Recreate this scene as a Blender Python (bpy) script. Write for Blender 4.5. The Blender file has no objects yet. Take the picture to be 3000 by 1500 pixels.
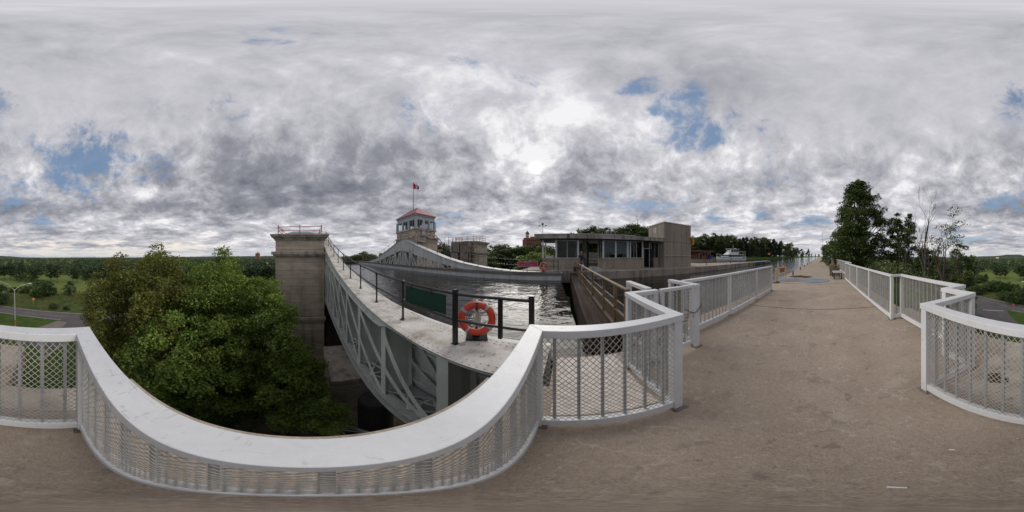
import bpy, math, random
import numpy as np
from mathutils import Vector, Matrix, Quaternion
C = bpy.context.scene.collection
PI = math.pi
R = math.radians
H0 = 1.6                                     # eye height above the walkway

# ------------------------------------------------------------------ camera
cam = bpy.data.cameras.new('camera')
cam.type = 'PANO'
try:
    cam.panorama_type = 'EQUIRECTANGULAR'
except Exception:
    pass
try:
    cam.cycles.panorama_type = 'EQUIRECTANGULAR'
except Exception:
    pass
cam.clip_start = 0.02
cam.clip_end = 20000
camo = bpy.data.objects.new('camera', cam)
C.objects.link(camo)
camo.location = (0, 0, H0)
camo.rotation_euler = (R(90), 0, R(108.6))
bpy.context.scene.camera = camo

def heading(px):                              # compass heading (radians from +Y towards +X) of a photo column
    return R((px-1500)*0.12-108.6)
def vdir(px, py):
    t = heading(px); e = R((750-py)*0.12)
    return Vector((math.sin(t)*math.cos(e), math.cos(t)*math.cos(e), math.sin(e)))
def ground(px, py, z):
    d = (H0-z)/math.tan(R((py-750)*0.12)); t = heading(px)
    return Vector((d*math.sin(t), d*math.cos(t), z))
def polar(px, d, z=0.0):
    t = heading(px); return Vector((d*math.sin(t), d*math.cos(t), z))
def ztop(py, d):
    return H0 + d*math.tan(R((750-py)*0.12))

# ------------------------------------------------------------------ world, sun, exposure
sc = bpy.context.scene
W = bpy.data.worlds.new('World'); sc.world = W; W.use_nodes = True
sc.view_settings.view_transform = 'Standard'
sc.view_settings.look = 'None'
sc.view_settings.exposure = 0.62
sc.view_settings.gamma = 1.0
SUN = vdir(1572, 480)
class NT:
    def __init__(s, nt): s.nt = nt
    def n(s, t, **k):
        x = s.nt.nodes.new(t)
        for a, v in k.items(): setattr(x, a, v)
        return x
    def l(s, a, b): s.nt.links.new(a, b)
    def setin(s, sock, v):
        if isinstance(v, bpy.types.NodeSocket): s.l(v, sock)
        else: sock.default_value = v
    def m(s, op, a, b=0.0, c=0.0, clamp=False):
        x = s.n('ShaderNodeMath', operation=op); x.use_clamp = clamp
        s.setin(x.inputs[0], a); s.setin(x.inputs[1], b)
        if len(x.inputs) > 2: s.setin(x.inputs[2], c)
        return x.outputs[0]
    def v(s, op, a, b=(0, 0, 0), sc_=None):
        x = s.n('ShaderNodeVectorMath', operation=op)
        s.setin(x.inputs[0], a); s.setin(x.inputs[1], b)
        if sc_ is not None: s.setin(x.inputs['Scale'], sc_)
        return x
    def noise(s, vec, scale, detail=5, rough=0.55, dist=0.0, out=0):
        x = s.n('ShaderNodeTexNoise'); s.l(vec, x.inputs['Vector'])
        x.inputs['Scale'].default_value = scale; x.inputs['Detail'].default_value = detail
        x.inputs['Roughness'].default_value = rough; x.inputs['Distortion'].default_value = dist
        return x.outputs[out]
    def sm(s, x, a, b):                       # smoothstep map of x from a..b to 0..1
        r = s.n('ShaderNodeMapRange', interpolation_type='SMOOTHSTEP')
        s.setin(r.inputs['Value'], x); r.inputs['From Min'].default_value = a; r.inputs['From Max'].default_value = b
        return r.outputs['Result']
    def mix(s, f, a, b, bt='MIX'):
        x = s.n('ShaderNodeMix', data_type='RGBA', blend_type=bt); x.clamp_factor = True
        s.setin(x.inputs[0], f)
        for i, v in ((6, a), (7, b)):
            if isinstance(v, bpy.types.NodeSocket): s.l(v, x.inputs[i])
            else: x.inputs[i].default_value = (*v[:3], 1)
        return x.outputs[2]

def build_world():
    nt = W.node_tree; nt.nodes.clear(); N = NT(nt)
    out = N.n('ShaderNodeOutputWorld'); bg = N.n('ShaderNodeBackground'); N.l(bg.outputs[0], out.inputs[0])
    tc = N.n('ShaderNodeTexCoord'); d = N.v('NORMALIZE', tc.outputs['Generated']).outputs[0]
    sx = N.n('ShaderNodeSeparateXYZ'); N.l(d, sx.inputs[0])
    x, y, z = sx.outputs
    zc = N.m('ADD', N.m('MAXIMUM', z, 0.0), 0.13)
    cb = N.n('ShaderNodeCombineXYZ'); N.l(N.m('DIVIDE', x, zc), cb.inputs[0]); N.l(N.m('DIVIDE', y, zc), cb.inputs[1])
    P = cb.outputs[0]
    def dotd(px, py):
        return N.v('DOT_PRODUCT', d, tuple(vdir(px, py))).outputs['Value']
    sky = N.n('ShaderNodeTexSky', sky_type='NISHITA'); sky.sun_disc = False
    sky.sun_elevation = math.asin(SUN.z); sky.sun_rotation = math.atan2(SUN.x, SUN.y)
    sky.altitude = 200; sky.air_density = 1.2; sky.dust_density = 0.6; sky.ozone_density = 2.0
    blue = N.mix(1.0, sky.outputs[0], (0.085, 0.085, 0.085), 'MULTIPLY')
    blue = N.mix(0.6, blue, (0.15, 0.24, 0.38))
    # cloud fields
    warp = N.v('MULTIPLY_ADD', N.noise(P, 1.3, 3, 0.5, out=1), (0.35, 0.35, 0.0)); N.l(P, warp.inputs[2])
    Pw = warp.outputs[0]
    low = N.sm(z, 0.70, 0.34)                   # 1 = banks of cumulus below some 35 degrees
    qz = N.m('MULTIPLY', N.m('DIVIDE', N.m('MAXIMUM', z, 0.0), N.m('ADD', z, 0.26)), 11.0)
    qc = N.n('ShaderNodeCombineXYZ'); N.l(N.m('MULTIPLY', x, 4.6), qc.inputs[0]); N.l(N.m('MULTIPLY', y, 4.6), qc.inputs[1]); N.l(qz, qc.inputs[2])
    Q = qc.outputs[0]
    Qw = N.v('MULTIPLY_ADD', N.noise(Q, 0.8, 3, 0.5, out=1), (0.7, 0.7, 0.5)); N.l(Q, Qw.inputs[2]); Qw = Qw.outputs[0]
    def field(v_):
        a_ = N.noise(v_, 1.05, 12, 0.60)
        return N.m('ADD', 0.5, N.m('MULTIPLY', N.m('SUBTRACT', a_, 0.5), 1.35))
    n1 = field(Qw)
    shq = N.v('ADD', Qw, (SUN.x*0.13, SUN.y*0.13, 0.20)).outputs[0]
    n1s = field(shq)
    n2 = N.noise(Q, 0.35, 4, 0.5)
    n3 = N.noise(Qw, 3.6, 9, 0.66)
    lit = N.m('SUBTRACT', n1, n1s)
    hi = N.sm(z, 0.45, 0.97)                    # 1 = near zenith, smooth veil
    amp = N.m('SUBTRACT', 1.0, N.m('MULTIPLY', hi, 0.60))
    az = N.m('ARCTAN2', x, y); el = N.m('ARCSINE', z)
    def blob(px, py, sx_, sy_, k):              # a soft patch of sky at a given bearing and height
        a2 = N.m('SUBTRACT', 1.0, N.m('COSINE', N.m('SUBTRACT', az, heading(px))))
        e2 = N.m('SUBTRACT', el, R((750-py)*0.12))
        q = N.m('ADD', N.m('MULTIPLY', a2, 2.0/R(sx_*0.12)**2), N.m('MULTIPLY', N.m('MULTIPLY', e2, e2), 1.0/R(sy_*0.12)**2))
        return N.m('MULTIPLY', N.m('EXPONENT', N.m('MULTIPLY', q, -1.0)), k)
    def total(lst, op='ADD'):
        r_ = None
        for h in lst:
            o = blob(*h); r_ = o if r_ is None else N.m(op, r_, o)
        return r_
    dark = total([(900,500,480,105,.36),(780,570,260,55,.22),(1180,440,180,70,.22),(1490,320,110,55,.26),(1690,460,110,60,.36),(1620,540,150,40,.18),(640,600,260,32,.26),(90,600,170,26,.30),(2990,615,90,28,.34),(1290,560,260,50,.24),(2130,240,260,70,.16),(1150,620,200,40,.18)])
    glow = total([(1420,330,230,130,.22),(1572,490,75,60,.55),(1810,430,170,120,.22),(1600,380,170,80,.26),(430,565,60,28,.40),(1330,600,90,35,.25),(330,480,420,25,-.02),(1290,500,60,40,.12)])
    core = N.m('MULTIPLY', N.m('POWER', N.m('MAXIMUM', dotd(1572, 492), 0.0), 2600.0), 0.6)
    amp = N.m('MULTIPLY', amp, N.m('SUBTRACT', 1.0, N.m('ADD', blob(2480, 330, 520, 190, 0.55), blob(300, 280, 500, 120, 0.5))))
    t = N.m('ADD', 0.66, N.m('MULTIPLY', N.m('SUBTRACT', n1, 0.5), N.m('MULTIPLY', amp, 1.5)))
    t = N.m('ADD', t, N.m('MULTIPLY', N.m('SUBTRACT', n2, 0.5), N.m('MULTIPLY', amp, 0.6)))
    t = N.m('ADD', t, N.m('MULTIPLY', lit, N.m('MULTIPLY', amp, -1.9)))
    t = N.m('ADD', t, N.m('MULTIPLY', N.m('SUBTRACT', n3, 0.5), N.m('MULTIPLY', amp, 0.80)))
    t = N.m('SUBTRACT', t, dark)
    t = N.m('ADD', t, glow)
    hz = N.sm(z, 0.16, 0.02)
    t = N.m('ADD', t, N.m('MULTIPLY', hz, 0.03))
    t = N.m('MAXIMUM', t, N.m('ADD', N.m('MULTIPLY', t, 0.55), 0.13))
    ramp = N.n('ShaderNodeValToRGB'); N.l(t, ramp.inputs[0])
    cr = ramp.color_ramp; cr.elements[0].position = 0.0; cr.elements[0].color = (0.135, 0.145, 0.175, 1)
    cr.elements[1].position = 1.0; cr.elements[1].color = (0.74, 0.73, 0.745, 1)
    for p, c in ((0.25, (0.235, 0.24, 0.275)), (0.5, (0.36, 0.36, 0.395)), (0.75, (0.50, 0.495, 0.53))):
        e = cr.elements.new(p); e.color = (*c, 1)
    cloud = ramp.outputs[0]
    # warm low clouds, lit from beyond the horizon on the east and south-east side
    warm = N.m('MULTIPLY', N.sm(z, 0.17, 0.03), N.sm(dotd(200, 720), 0.35, 0.95))
    warm = N.m('MULTIPLY', warm, N.sm(t, 0.55, 0.95))
    cloud = N.mix(N.m('MULTIPLY', warm, 0.75), cloud, (0.74, 0.64, 0.53))
    # horizon haze band of thin pale cloud
    pale = N.m('MULTIPLY', N.sm(z, 0.07, 0.005), 0.55)
    cloud = N.mix(pale, cloud, (0.50, 0.53, 0.56))
    # openings to the blue
    acc = total([(280,455,190,85,1.12),(150,540,210,60,.92),(420,525,80,28,.72),(30,590,130,34,.58),(1880,260,90,34,.80),(1960,330,110,80,1.0),(2090,400,170,70,.95),(2960,585,90,54,.74),(2990,290,110,50,.62),(2150,635,190,36,.60),(2400,650,130,40,.62),(2850,690,170,34,.60),(1330,655,110,40,.62),(640,310,180,50,.52),(1320,200,240,50,.56),(1240,340,110,90,.56),(150,650,200,18,.55),(1850,600,200,40,.55),(930,110,300,40,.40),(1500,230,120,60,.5),(2250,560,200,60,.36)], 'MAXIMUM')
    nb = N.noise(Qw, 2.9, 12, 0.68)
    mixn = N.m('ADD', N.m('MULTIPLY', n1, 0.55), N.m('MULTIPLY', nb, 0.45))
    hm = N.sm(N.m('ADD', N.m('MULTIPLY', acc, 1.0), N.m('MULTIPLY', N.m('SUBTRACT', 0.5, mixn), 4.6)), 0.36, 1.20)
    hm = N.m('MULTIPLY', hm, N.m('MINIMUM', N.m('MULTIPLY', acc, 3.0), 0.90))
    col = N.mix(hm, cloud, blue)
    col = N.mix(core, col, (1.0, 1.0, 1.0), 'ADD')
    # below the horizon: dull ground tone
    col = N.mix(N.sm(z, 0.0, -0.02), col, (0.10, 0.11, 0.09))
    N.l(col, bg.inputs[0]); bg.inputs[1].default_value = 0.80
build_world()

sun = bpy.data.lights.new('sun', 'SUN'); sun.energy = 1.5; sun.angle = R(42); sun.color = (1.0, 0.95, 0.88)
suno = bpy.data.objects.new('sun', sun); C.objects.link(suno)
suno.rotation_euler = SUN.to_track_quat('Z', 'Y').to_euler()

# ------------------------------------------------------------------ mesh helpers
class MB:
    def __init__(s): s.v = []; s.f = []; s.mi = []; s.cur = 0; s.pc = []
    def add(s, vs, fs):
        o = len(s.v); s.pc.append((o, len(s.f))); s.v += [tuple(p) for p in vs]; s.f += [tuple(i+o for i in f) for f in fs]; s.mi += [s.cur]*len(fs); return s
    def box(s, x0, x1, y0, y1, z0, z1):
        if x0 > x1: x0, x1 = x1, x0
        if y0 > y1: y0, y1 = y1, y0
        if z0 > z1: z0, z1 = z1, z0
        return s.add([(x0,y0,z0),(x1,y0,z0),(x1,y1,z0),(x0,y1,z0),(x0,y0,z1),(x1,y0,z1),(x1,y1,z1),(x0,y1,z1)],
                     [(0,3,2,1),(4,5,6,7),(0,1,5,4),(1,2,6,5),(2,3,7,6),(3,0,4,7)])
    def beam(s, a, b, w, h, up=(0,0,1), ext=0.0):
        a = Vector(a); b = Vector(b); d = (b-a).normalized(); u = Vector(up)
        sd = d.cross(u)
        if sd.length < 1e-4: sd = d.cross(Vector((0,1,0)))
        sd.normalize(); u = sd.cross(d).normalized()
        a = a-d*ext; b = b+d*ext
        vs = []
        for p in (a, b):
            for i, j in ((-1,-1),(1,-1),(1,1),(-1,1)): vs.append(p+sd*(i*w/2)+u*(j*h/2))
        return s.add(vs, [(0,3,2,1),(4,5,6,7),(0,1,5,4),(1,2,6,5),(2,3,7,6),(3,0,4,7)][0:6])
    def tube(s, pts, rad, n=8, cap=True):
        pts = [Vector(p) for p in pts]
        if not isinstance(rad, (list, tuple)): rad = [rad]*len(pts)
        vs = []; fs = []; prev = None
        for i, p in enumerate(pts):
            t = (pts[min(i+1, len(pts)-1)]-pts[max(i-1, 0)])
            t = t.normalized() if t.length > 1e-9 else Vector((0,0,1))
            if prev is None:
                prev = t.cross(Vector((0,0,1)))
                if prev.length < 1e-3: prev = Vector((1,0,0))
            u = (prev-t*prev.dot(t))
            u = u.normalized() if u.length > 1e-6 else Vector((1,0,0)); w = t.cross(u); prev = u
            for k in range(n):
                a = 2*PI*k/n; vs.append(p+(u*math.cos(a)+w*math.sin(a))*rad[i])
        for i in range(len(pts)-1):
            for k in range(n):
                k2 = (k+1) % n; fs.append((i*n+k, i*n+k2, (i+1)*n+k2, (i+1)*n+k))
        if cap:
            fs.append(tuple(range(n-1, -1, -1))); fs.append(tuple((len(pts)-1)*n+k for k in range(n)))
        return s.add(vs, fs)
    def prism(s, poly, z0, z1):
        n = len(poly); vs = [(x,y,z0) for x,y in poly]+[(x,y,z1) for x,y in poly]
        return s.add(vs, [tuple(range(n-1,-1,-1)), tuple(range(n,2*n))]+[(i,(i+1)%n,(i+1)%n+n,i+n) for i in range(n)])
    def plate(s, pts, t):                       # polygon in 3D with thickness vector t
        n = len(pts); t = Vector(t); vs = [Vector(p) for p in pts]+[Vector(p)+t for p in pts]
        return s.add(vs, [tuple(range(n-1,-1,-1)), tuple(range(n,2*n))]+[(i,(i+1)%n,(i+1)%n+n,i+n) for i in range(n)])
    def lathe(s, prof, c, n=20, axis=(0,0,1)):
        ax = Vector(axis).normalized(); u = ax.cross(Vector((1,0,0)))
        if u.length < .1: u = ax.cross(Vector((0,1,0)))
        u.normalize(); w = ax.cross(u); c = Vector(c); vs = []; fs = []
        for r, h in prof:
            for k in range(n):
                a = 2*PI*k/n; vs.append(c+ax*h+(u*math.cos(a)+w*math.sin(a))*r)
        for i in range(len(prof)-1):
            for k in range(n):
                k2 = (k+1) % n; fs.append((i*n+k, i*n+k2, (i+1)*n+k2, (i+1)*n+k))
        fs.append(tuple(range(n-1,-1,-1))); fs.append(tuple((len(prof)-1)*n+k for k in range(n)))
        return s.add(vs, fs)
    def torus(s, c, R_, r, axis, a0=0, a1=2*PI, n=40, m=12):
        ax = Vector(axis).normalized(); u = ax.cross(Vector((0,0,1))).normalized(); w = u.cross(ax); c = Vector(c)
        vs = []; fs = []; full = abs(a1-a0-2*PI) < 1e-6; nn = n if full else n+1
        for i in range(nn):
            a = a0+(a1-a0)*i/n; d = u*math.cos(a)+w*math.sin(a)
            for k in range(m):
                b = 2*PI*k/m; vs.append(c+d*(R_+r*math.cos(b))+ax*(r*math.sin(b)))
        for i in range(n if full else n):
            i2 = (i+1) % nn if full else i+1
            for k in range(m):
                k2 = (k+1) % m; fs.append((i*m+k, i2*m+k, i2*m+k2, i*m+k2))
        return s.add(vs, fs)
    def each(s, name, mat, parent, **k):           # one object per piece that was added
        e = s.pc+[(len(s.v), len(s.f))]; r_ = None
        for (a, fa), (b_, fb) in zip(e, e[1:]):
            q = MB(); q.add(s.v[a:b_], [tuple(i-a for i in f) for f in s.f[fa:fb]]); r_ = q.build(name, mat, parent, **k)
        return r_
    def build(s, name, mat, parent=None, bevel=0, smooth=False, label=None):
        me = bpy.data.meshes.new(name)
        vs = s.v
        if parent is None:
            a = np.array(vs); o_ = Vector(((a[:,0].min()+a[:,0].max())/2, (a[:,1].min()+a[:,1].max())/2, a[:,2].min()))
        else:
            o_ = wloc(parent)
        me.from_pydata([(p[0]-o_.x, p[1]-o_.y, p[2]-o_.z) for p in vs], [], s.f)
        mats = mat if isinstance(mat, (list, tuple)) else [mat]
        for m_ in mats: me.materials.append(M[m_])
        if len(mats) > 1: me.polygons.foreach_set('material_index', s.mi)
        me.update()
        o = bpy.data.objects.new(name, me); C.objects.link(o)
        o['woff'] = [0.0, 0.0, 0.0]
        if parent is None: o.location = o_
        else: o.parent = parent
        if bevel:
            b = o.modifiers.new('bevel', 'BEVEL'); b.width = bevel; b.segments = 2; b.limit_method = 'ANGLE'
        if smooth: me.polygons.foreach_set('use_smooth', [True]*len(me.polygons))
        if label: o['label'] = label
        del o['woff']
        return o
def wloc(o):
    v = Vector((0,0,0))
    while o is not None: v += o.location; o = o.parent
    return v
def tag(o, label=None, cat=None, group=None, kind=None):
    if label: o['label'] = label
    if cat: o['category'] = cat
    if group: o['group'] = group
    if kind: o['kind'] = kind
    return o
def thing(name, label, cat, loc=(0,0,0), group=None):
    o = bpy.data.objects.new(name, None); C.objects.link(o); o.location = loc; o.empty_display_size = .2
    return tag(o, label, cat, group)
def struct(o): return tag(o, kind='structure')
def copy_tree(o, parent=None):
    c = o.copy(); C.objects.link(c); c.parent = parent
    for ch in kids[o.name]: copy_child(ch, c)
    return c
kids = {}
def kidlist(root):
    for o in bpy.data.objects: kids.setdefault(o.name, [])
    for o in bpy.data.objects:
        if o.parent: kids[o.parent.name].append(o) if o not in kids[o.parent.name] else None
def copy_child(ch, parent):
    d = ch.copy(); C.objects.link(d); d.parent = parent
    for g in kids.get(ch.name, []): copy_child(g, d)

# ------------------------------------------------------------------ materials
M = {}
def pm(name, cols, scale=4.0, rough=0.8, metal=0.0, bump=0.0, bscale=None, stretch=(1,1,1), detail=6, spots=None, streak=None, fine=None, spec=0.3, contrast=1.0, trans=0.0, tone=False, cracks=None, boards=None, scratch=False):
    m = bpy.data.materials.new(name); m.use_nodes = True; nt = m.node_tree; N = NT(nt)
    b = nt.nodes['Principled BSDF']; b.inputs['Roughness'].default_value = rough; b.inputs['Metallic'].default_value = metal
    b.inputs['Specular IOR Level'].default_value = spec
    g = N.n('ShaderNodeNewGeometry'); pos = g.outputs['Position']
    mp = N.v('MULTIPLY', pos, stretch).outputs[0]
    f = N.noise(mp, scale, detail, 0.6)
    f = N.m('ADD', N.m('MULTIPLY', N.m('SUBTRACT', f, 0.5), 2.4*contrast), 0.5, clamp=True)
    if len(cols) == 1: cols = [cols[0], tuple(c*0.82 for c in cols[0])]
    ramp = N.n('ShaderNodeValToRGB'); N.l(f, ramp.inputs[0]); cr = ramp.color_ramp
    cr.elements[0].color = (*cols[0], 1); cr.elements[1].color = (*cols[-1], 1)
    for i, c in enumerate(cols[1:-1]):
        e = cr.elements.new((i+1)/(len(cols)-1)); e.color = (*c, 1)
    col = ramp.outputs[0]
    if fine:                                   # (scale, strength)
        ff = N.noise(pos, fine[0], 3, 0.6)
        col = N.mix(1.0, col, N.mix(ff, (1-fine[1]*2,)*3, (1+fine[1]*2,)*3), 'MULTIPLY')
        if fine[0] > 100:
            col = N.mix(1.0, col, N.mix(N.noise(pos, 28, 5, 0.7), (0.62,)*3, (1.38,)*3), 'MULTIPLY')
    if streak:                                 # (colour, strength, scale) vertical weather streaks
        sv = N.v('MULTIPLY', pos, (1, 1, 0.10)).outputs[0]
        sf = N.sm(N.noise(sv, streak[2], 6, 0.65), 0.47, 0.68)
        col = N.mix(N.m('MULTIPLY', sf, streak[1]), col, streak[0])
    if boards:                                 # (spacing, colour, strength) horizontal formwork lines
        sx = N.n('ShaderNodeSeparateXYZ'); N.l(pos, sx.inputs[0])
        fr = N.m('FRACT', N.m('DIVIDE', N.m('ADD', sx.outputs[2], N.m('MULTIPLY', N.noise(pos, 0.9, 2), 0.10)), boards[0]))
        ln = N.sm(fr, 0.09, 0.0)
        col = N.mix(N.m('MULTIPLY', ln, boards[2]), col, boards[1])
        fl = N.m('FLOOR', N.m('DIVIDE', sx.outputs[2], boards[0]))
        wn = N.n('ShaderNodeTexWhiteNoise', noise_dimensions='1D'); N.l(fl, wn.inputs['W'])
        col = N.mix(1.0, col, N.mix(wn.outputs[0], (0.86,)*3, (1.12,)*3), 'MULTIPLY')
    if cracks:                                 # (scale, width, colour, strength)
        cw = N.v('MULTIPLY_ADD', N.noise(pos, 3.0, 4, 0.6, out=1), (0.35, 0.35, 0.35)); N.l(pos, cw.inputs[2])
        vo = N.n('ShaderNodeTexVoronoi', feature='DISTANCE_TO_EDGE'); N.l(cw.outputs[0], vo.inputs['Vector']); vo.inputs['Scale'].default_value = cracks[0]
        ck = N.m('MULTIPLY', N.sm(vo.outputs[0], cracks[1], 0.0), N.sm(N.noise(pos, 0.8, 4), 0.45, 0.62))
        col = N.mix(N.m('MULTIPLY', ck, cracks[3]), col, cracks[2])
    if scratch:                                # thin scuffs at odd angles
        for k, st_ in enumerate(((9, 90, 60), (70, 12, 60), (60, 40, 9))):
            sv = N.v('MULTIPLY', N.v('ADD', pos, (k*3.7, k*1.9, 0)).outputs[0], st_).outputs[0]
            sn = N.m('MULTIPLY', N.sm(N.noise(sv, 1.0, 2, 0.4), 0.66, 0.70), N.sm(N.noise(pos, 2.2, 3), 0.46, 0.60))
            col = N.mix(N.m('MULTIPLY', sn, 0.30), col, (0.19,0.185,0.18))
    if spots:                                  # list of (colour, threshold, scale, strength)
        for k, (c_, th, s_, st) in enumerate(spots):
            off = N.v('ADD', mp, (17.3*k+3.1, 5.7*k, 2.2*k)).outputs[0]
            sf = N.sm(N.noise(off, s_, 7, 0.62), th, th+0.07)
            col = N.mix(N.m('MULTIPLY', sf, st), col, c_)
    if tone:
        at = N.n('ShaderNodeAttribute', attribute_name='tone')
        col = N.mix(1.0, col, at.outputs['Color'], 'MULTIPLY')
    N.l(col, b.inputs['Base Color'])
    if bump:
        bn = N.n('ShaderNodeBump'); bn.inputs['Strength'].default_value = min(1.0, bump); bn.inputs['Distance'].default_value = 0.02
        N.l(N.noise(mp, bscale or scale*4, 8, 0.65), bn.inputs['Height']); N.l(bn.outputs[0], b.inputs['Normal'])
    if trans:
        out = nt.nodes['Material Output']; tr = N.n('ShaderNodeBsdfTranslucent'); mx = N.n('ShaderNodeMixShader'); mx.inputs[0].default_value = trans
        N.l(N.mix(1.0, col, (1.25, 1.3, 0.7), 'MULTIPLY'), tr.inputs[0]); N.l(b.outputs[0], mx.inputs[1]); N.l(tr.outputs[0], mx.inputs[2]); N.l(mx.outputs[0], out.inputs[0])
    M[name] = m; return m

pm('deck_concrete', [(0.247,0.198,0.154),(0.327,0.265,0.208),(0.387,0.317,0.253)], 1.3, 0.9, bump=0.5, bscale=55, fine=(110, 0.26), contrast=0.7,
   spots=[((0.42,0.37,0.31),0.60,2.2,0.45),((0.42,0.38,0.32),0.62,9,0.35),((0.11,0.09,0.075),0.62,5.5,0.45),((0.08,0.065,0.055),0.67,38,0.5),((0.46,0.41,0.35),0.61,16,0.5),((0.14,0.115,0.095),0.62,24,0.5),((0.44,0.39,0.33),0.62,34,0.45),((0.17,0.145,0.12),0.60,3.4,0.40),((0.50,0.455,0.40),0.60,7.5,0.35),((0.17,0.145,0.125),0.59,11,0.30)], cracks=(2.6,0.020,(0.50,0.45,0.39),0.75))
pm('base_steel', [(0.12,0.10,0.085),(0.22,0.19,0.165)], 9, 0.7, fine=(40,0.15))
pm('slab_pale', [(0.40,0.36,0.31),(0.56,0.51,0.46),(0.66,0.62,0.57)], 16, 0.85, bump=0.8, bscale=60, fine=(70,0.08))
pm('dead_bark', [(0.050,0.043,0.038),(0.085,0.074,0.066)], 4, 0.9, bump=0.4, bscale=18, stretch=(3,3,0.5), fine=(14,0.2))
pm('ledge_concrete', [(0.22,0.17,0.12),(0.38,0.33,0.27),(0.50,0.45,0.38)], 2.6, 0.9, bump=0.7, bscale=40, fine=(70,0.12), spots=[((0.12,0.1,0.08),0.62,7,0.6)])
pm('dock_concrete', [(0.204,0.174,0.144),(0.312,0.270,0.228),(0.396,0.348,0.294)], 0.7, 0.9, bump=0.4, bscale=20, fine=(22,0.12), streak=((0.06,0.05,0.045),0.7,1.6), spots=[((0.40,0.36,0.31),0.62,3,0.4)])
pm('tower_concrete', [(0.355,0.293,0.232),(0.487,0.412,0.328),(0.587,0.503,0.407)], 0.6, 0.92, bump=0.5, bscale=14, stretch=(1,1,2.2), fine=(16,0.10), streak=((0.14,0.115,0.095),0.4,1.3), boards=(0.92,(0.13,0.11,0.09),0.6), spots=[((0.42,0.39,0.34),0.68,4,0.4)])
pm('tower_trim', [(0.296,0.253,0.209),(0.446,0.395,0.335),(0.535,0.476,0.409)], 1.0, 0.92, bump=0.4, bscale=14, fine=(16,0.12), streak=((0.07,0.06,0.05),0.6,1.5), spots=[((0.44,0.40,0.35),0.68,3.5,0.25)])
pm('old_concrete', [(0.138,0.109,0.098),(0.230,0.190,0.167),(0.310,0.270,0.241)], 0.8, 0.95, bump=0.5, bscale=14, fine=(14,0.14), streak=((0.04,0.03,0.028),0.75,1.2))
pm('panel_concrete', [(0.276,0.239,0.190),(0.349,0.303,0.244)], 0.8, 0.85, bump=0.2, bscale=30, fine=(30,0.06), streak=((0.11,0.095,0.08),0.35,2.0))
pm('fascia', [(0.149,0.138,0.127),(0.310,0.287,0.270),(0.414,0.391,0.368)], 1.6, 0.9, bump=0.4, bscale=16, fine=(18,0.15), streak=((0.05,0.042,0.036),0.85,2.4), spots=[((0.22,0.14,0.08),0.66,3,0.5)])
pm('rail_white', [(0.54,0.55,0.56),(0.64,0.65,0.66)], 1.5, 0.42, bump=0.08, bscale=60, fine=(40,0.03), spec=0.5, scratch=True, streak=((0.34,0.32,0.29),0.12,7), spots=[((0.17,0.13,0.10),0.70,14,0.7)])
pm('galvanised', [(0.30,0.325,0.345),(0.40,0.425,0.445)], 14, 0.45, 0.35, fine=(60,0.05), spec=0.5)
pm('mesh_metal', [(0.332,0.314,0.289),(0.443,0.424,0.394)], 9, 0.5, 0.1, spec=0.5, spots=[((0.20,0.15,0.11),0.60,6,0.6)])
pm('truss_grey', [(0.481,0.516,0.480),(0.610,0.643,0.598)], 0.9, 0.55, bump=0.12, bscale=12, fine=(20,0.04), spec=0.4, streak=((0.16,0.15,0.135),0.35,2.5), spots=[((0.20,0.12,0.06),0.72,2.4,0.6)])
pm('truss_white', [(0.441,0.458,0.459),(0.544,0.560,0.557)], 0.8, 0.55, bump=0.1, bscale=10, fine=(16,0.05), streak=((0.20,0.20,0.19),0.45,2.2), spots=[((0.22,0.16,0.11),0.72,2,0.5)])
pm('chord_top', [(0.25,0.215,0.18),(0.50,0.48,0.44),(0.60,0.58,0.54)], 2.2, 0.75, bump=0.5, bscale=26, fine=(30,0.10), spots=[((0.12,0.10,0.085),0.60,5,0.65),((0.34,0.22,0.10),0.67,1.4,0.5)])
pm('riveted', [(0.264,0.270,0.252),(0.384,0.384,0.360)], 3, 0.7, bump=0.8, bscale=36, fine=(24,0.16), spots=[((0.33,0.24,0.12),0.62,2.5,0.6)])
pm('black_pipe', [(0.010,0.010,0.012),(0.022,0.021,0.024)], 3, 0.34, spec=0.6, fine=(30,0.1))
pm('black_rubber', [(0.010,0.010,0.011),(0.02,0.02,0.022)], 8, 0.8, spec=0.1)
pm('ring_red', [(0.50,0.045,0.022),(0.60,0.065,0.03)], 5, 0.42, spec=0.5, spots=[((0.30,0.03,0.02),0.68,9,0.5)])
pm('band_grey', [(0.30,0.34,0.36),(0.40,0.44,0.46)], 12, 0.4)
pm('rope_white', [(0.42,0.38,0.30),(0.60,0.56,0.48)], 30, 0.8)
pm('green_sign', [(0.010,0.045,0.032),(0.014,0.055,0.04)], 2, 0.4, spec=0.5)
pm('sign_pink', [(0.30,0.035,0.075),(0.36,0.05,0.10)], 4, 0.5)
pm('sign_red', [(0.30,0.02,0.018),(0.36,0.03,0.025)], 4, 0.5)
pm('sign_white', [(0.55,0.50,0.47),(0.62,0.57,0.54)], 6, 0.5)
pm('ink', [(0.03,0.03,0.03)], 5, 0.6)
pm('sign_pale', [(0.60,0.40,0.42)], 5, 0.6)
pm('yellow_paint', [(0.58,0.36,0.02),(0.68,0.44,0.03)], 5, 0.5, spots=[((0.30,0.22,0.08),0.68,8,0.6)])
pm('orange_paint', [(0.62,0.22,0.015)], 5, 0.5)
pm('brown_steel', [(0.082,0.053,0.030),(0.150,0.102,0.059),(0.202,0.145,0.089)], 3, 0.6, bump=0.2, bscale=30, fine=(30,0.15), streak=((0.12,0.06,0.03),0.4,3))
pm('wet_timber', [(0.022,0.015,0.012),(0.045,0.032,0.027),(0.08,0.06,0.05)], 1.6, 0.85, spec=0.08, bump=0.4, bscale=20, stretch=(0.35,3,1), fine=(18,0.2), spots=[((0.26,0.22,0.18),0.68,2.2,0.5)])
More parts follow.
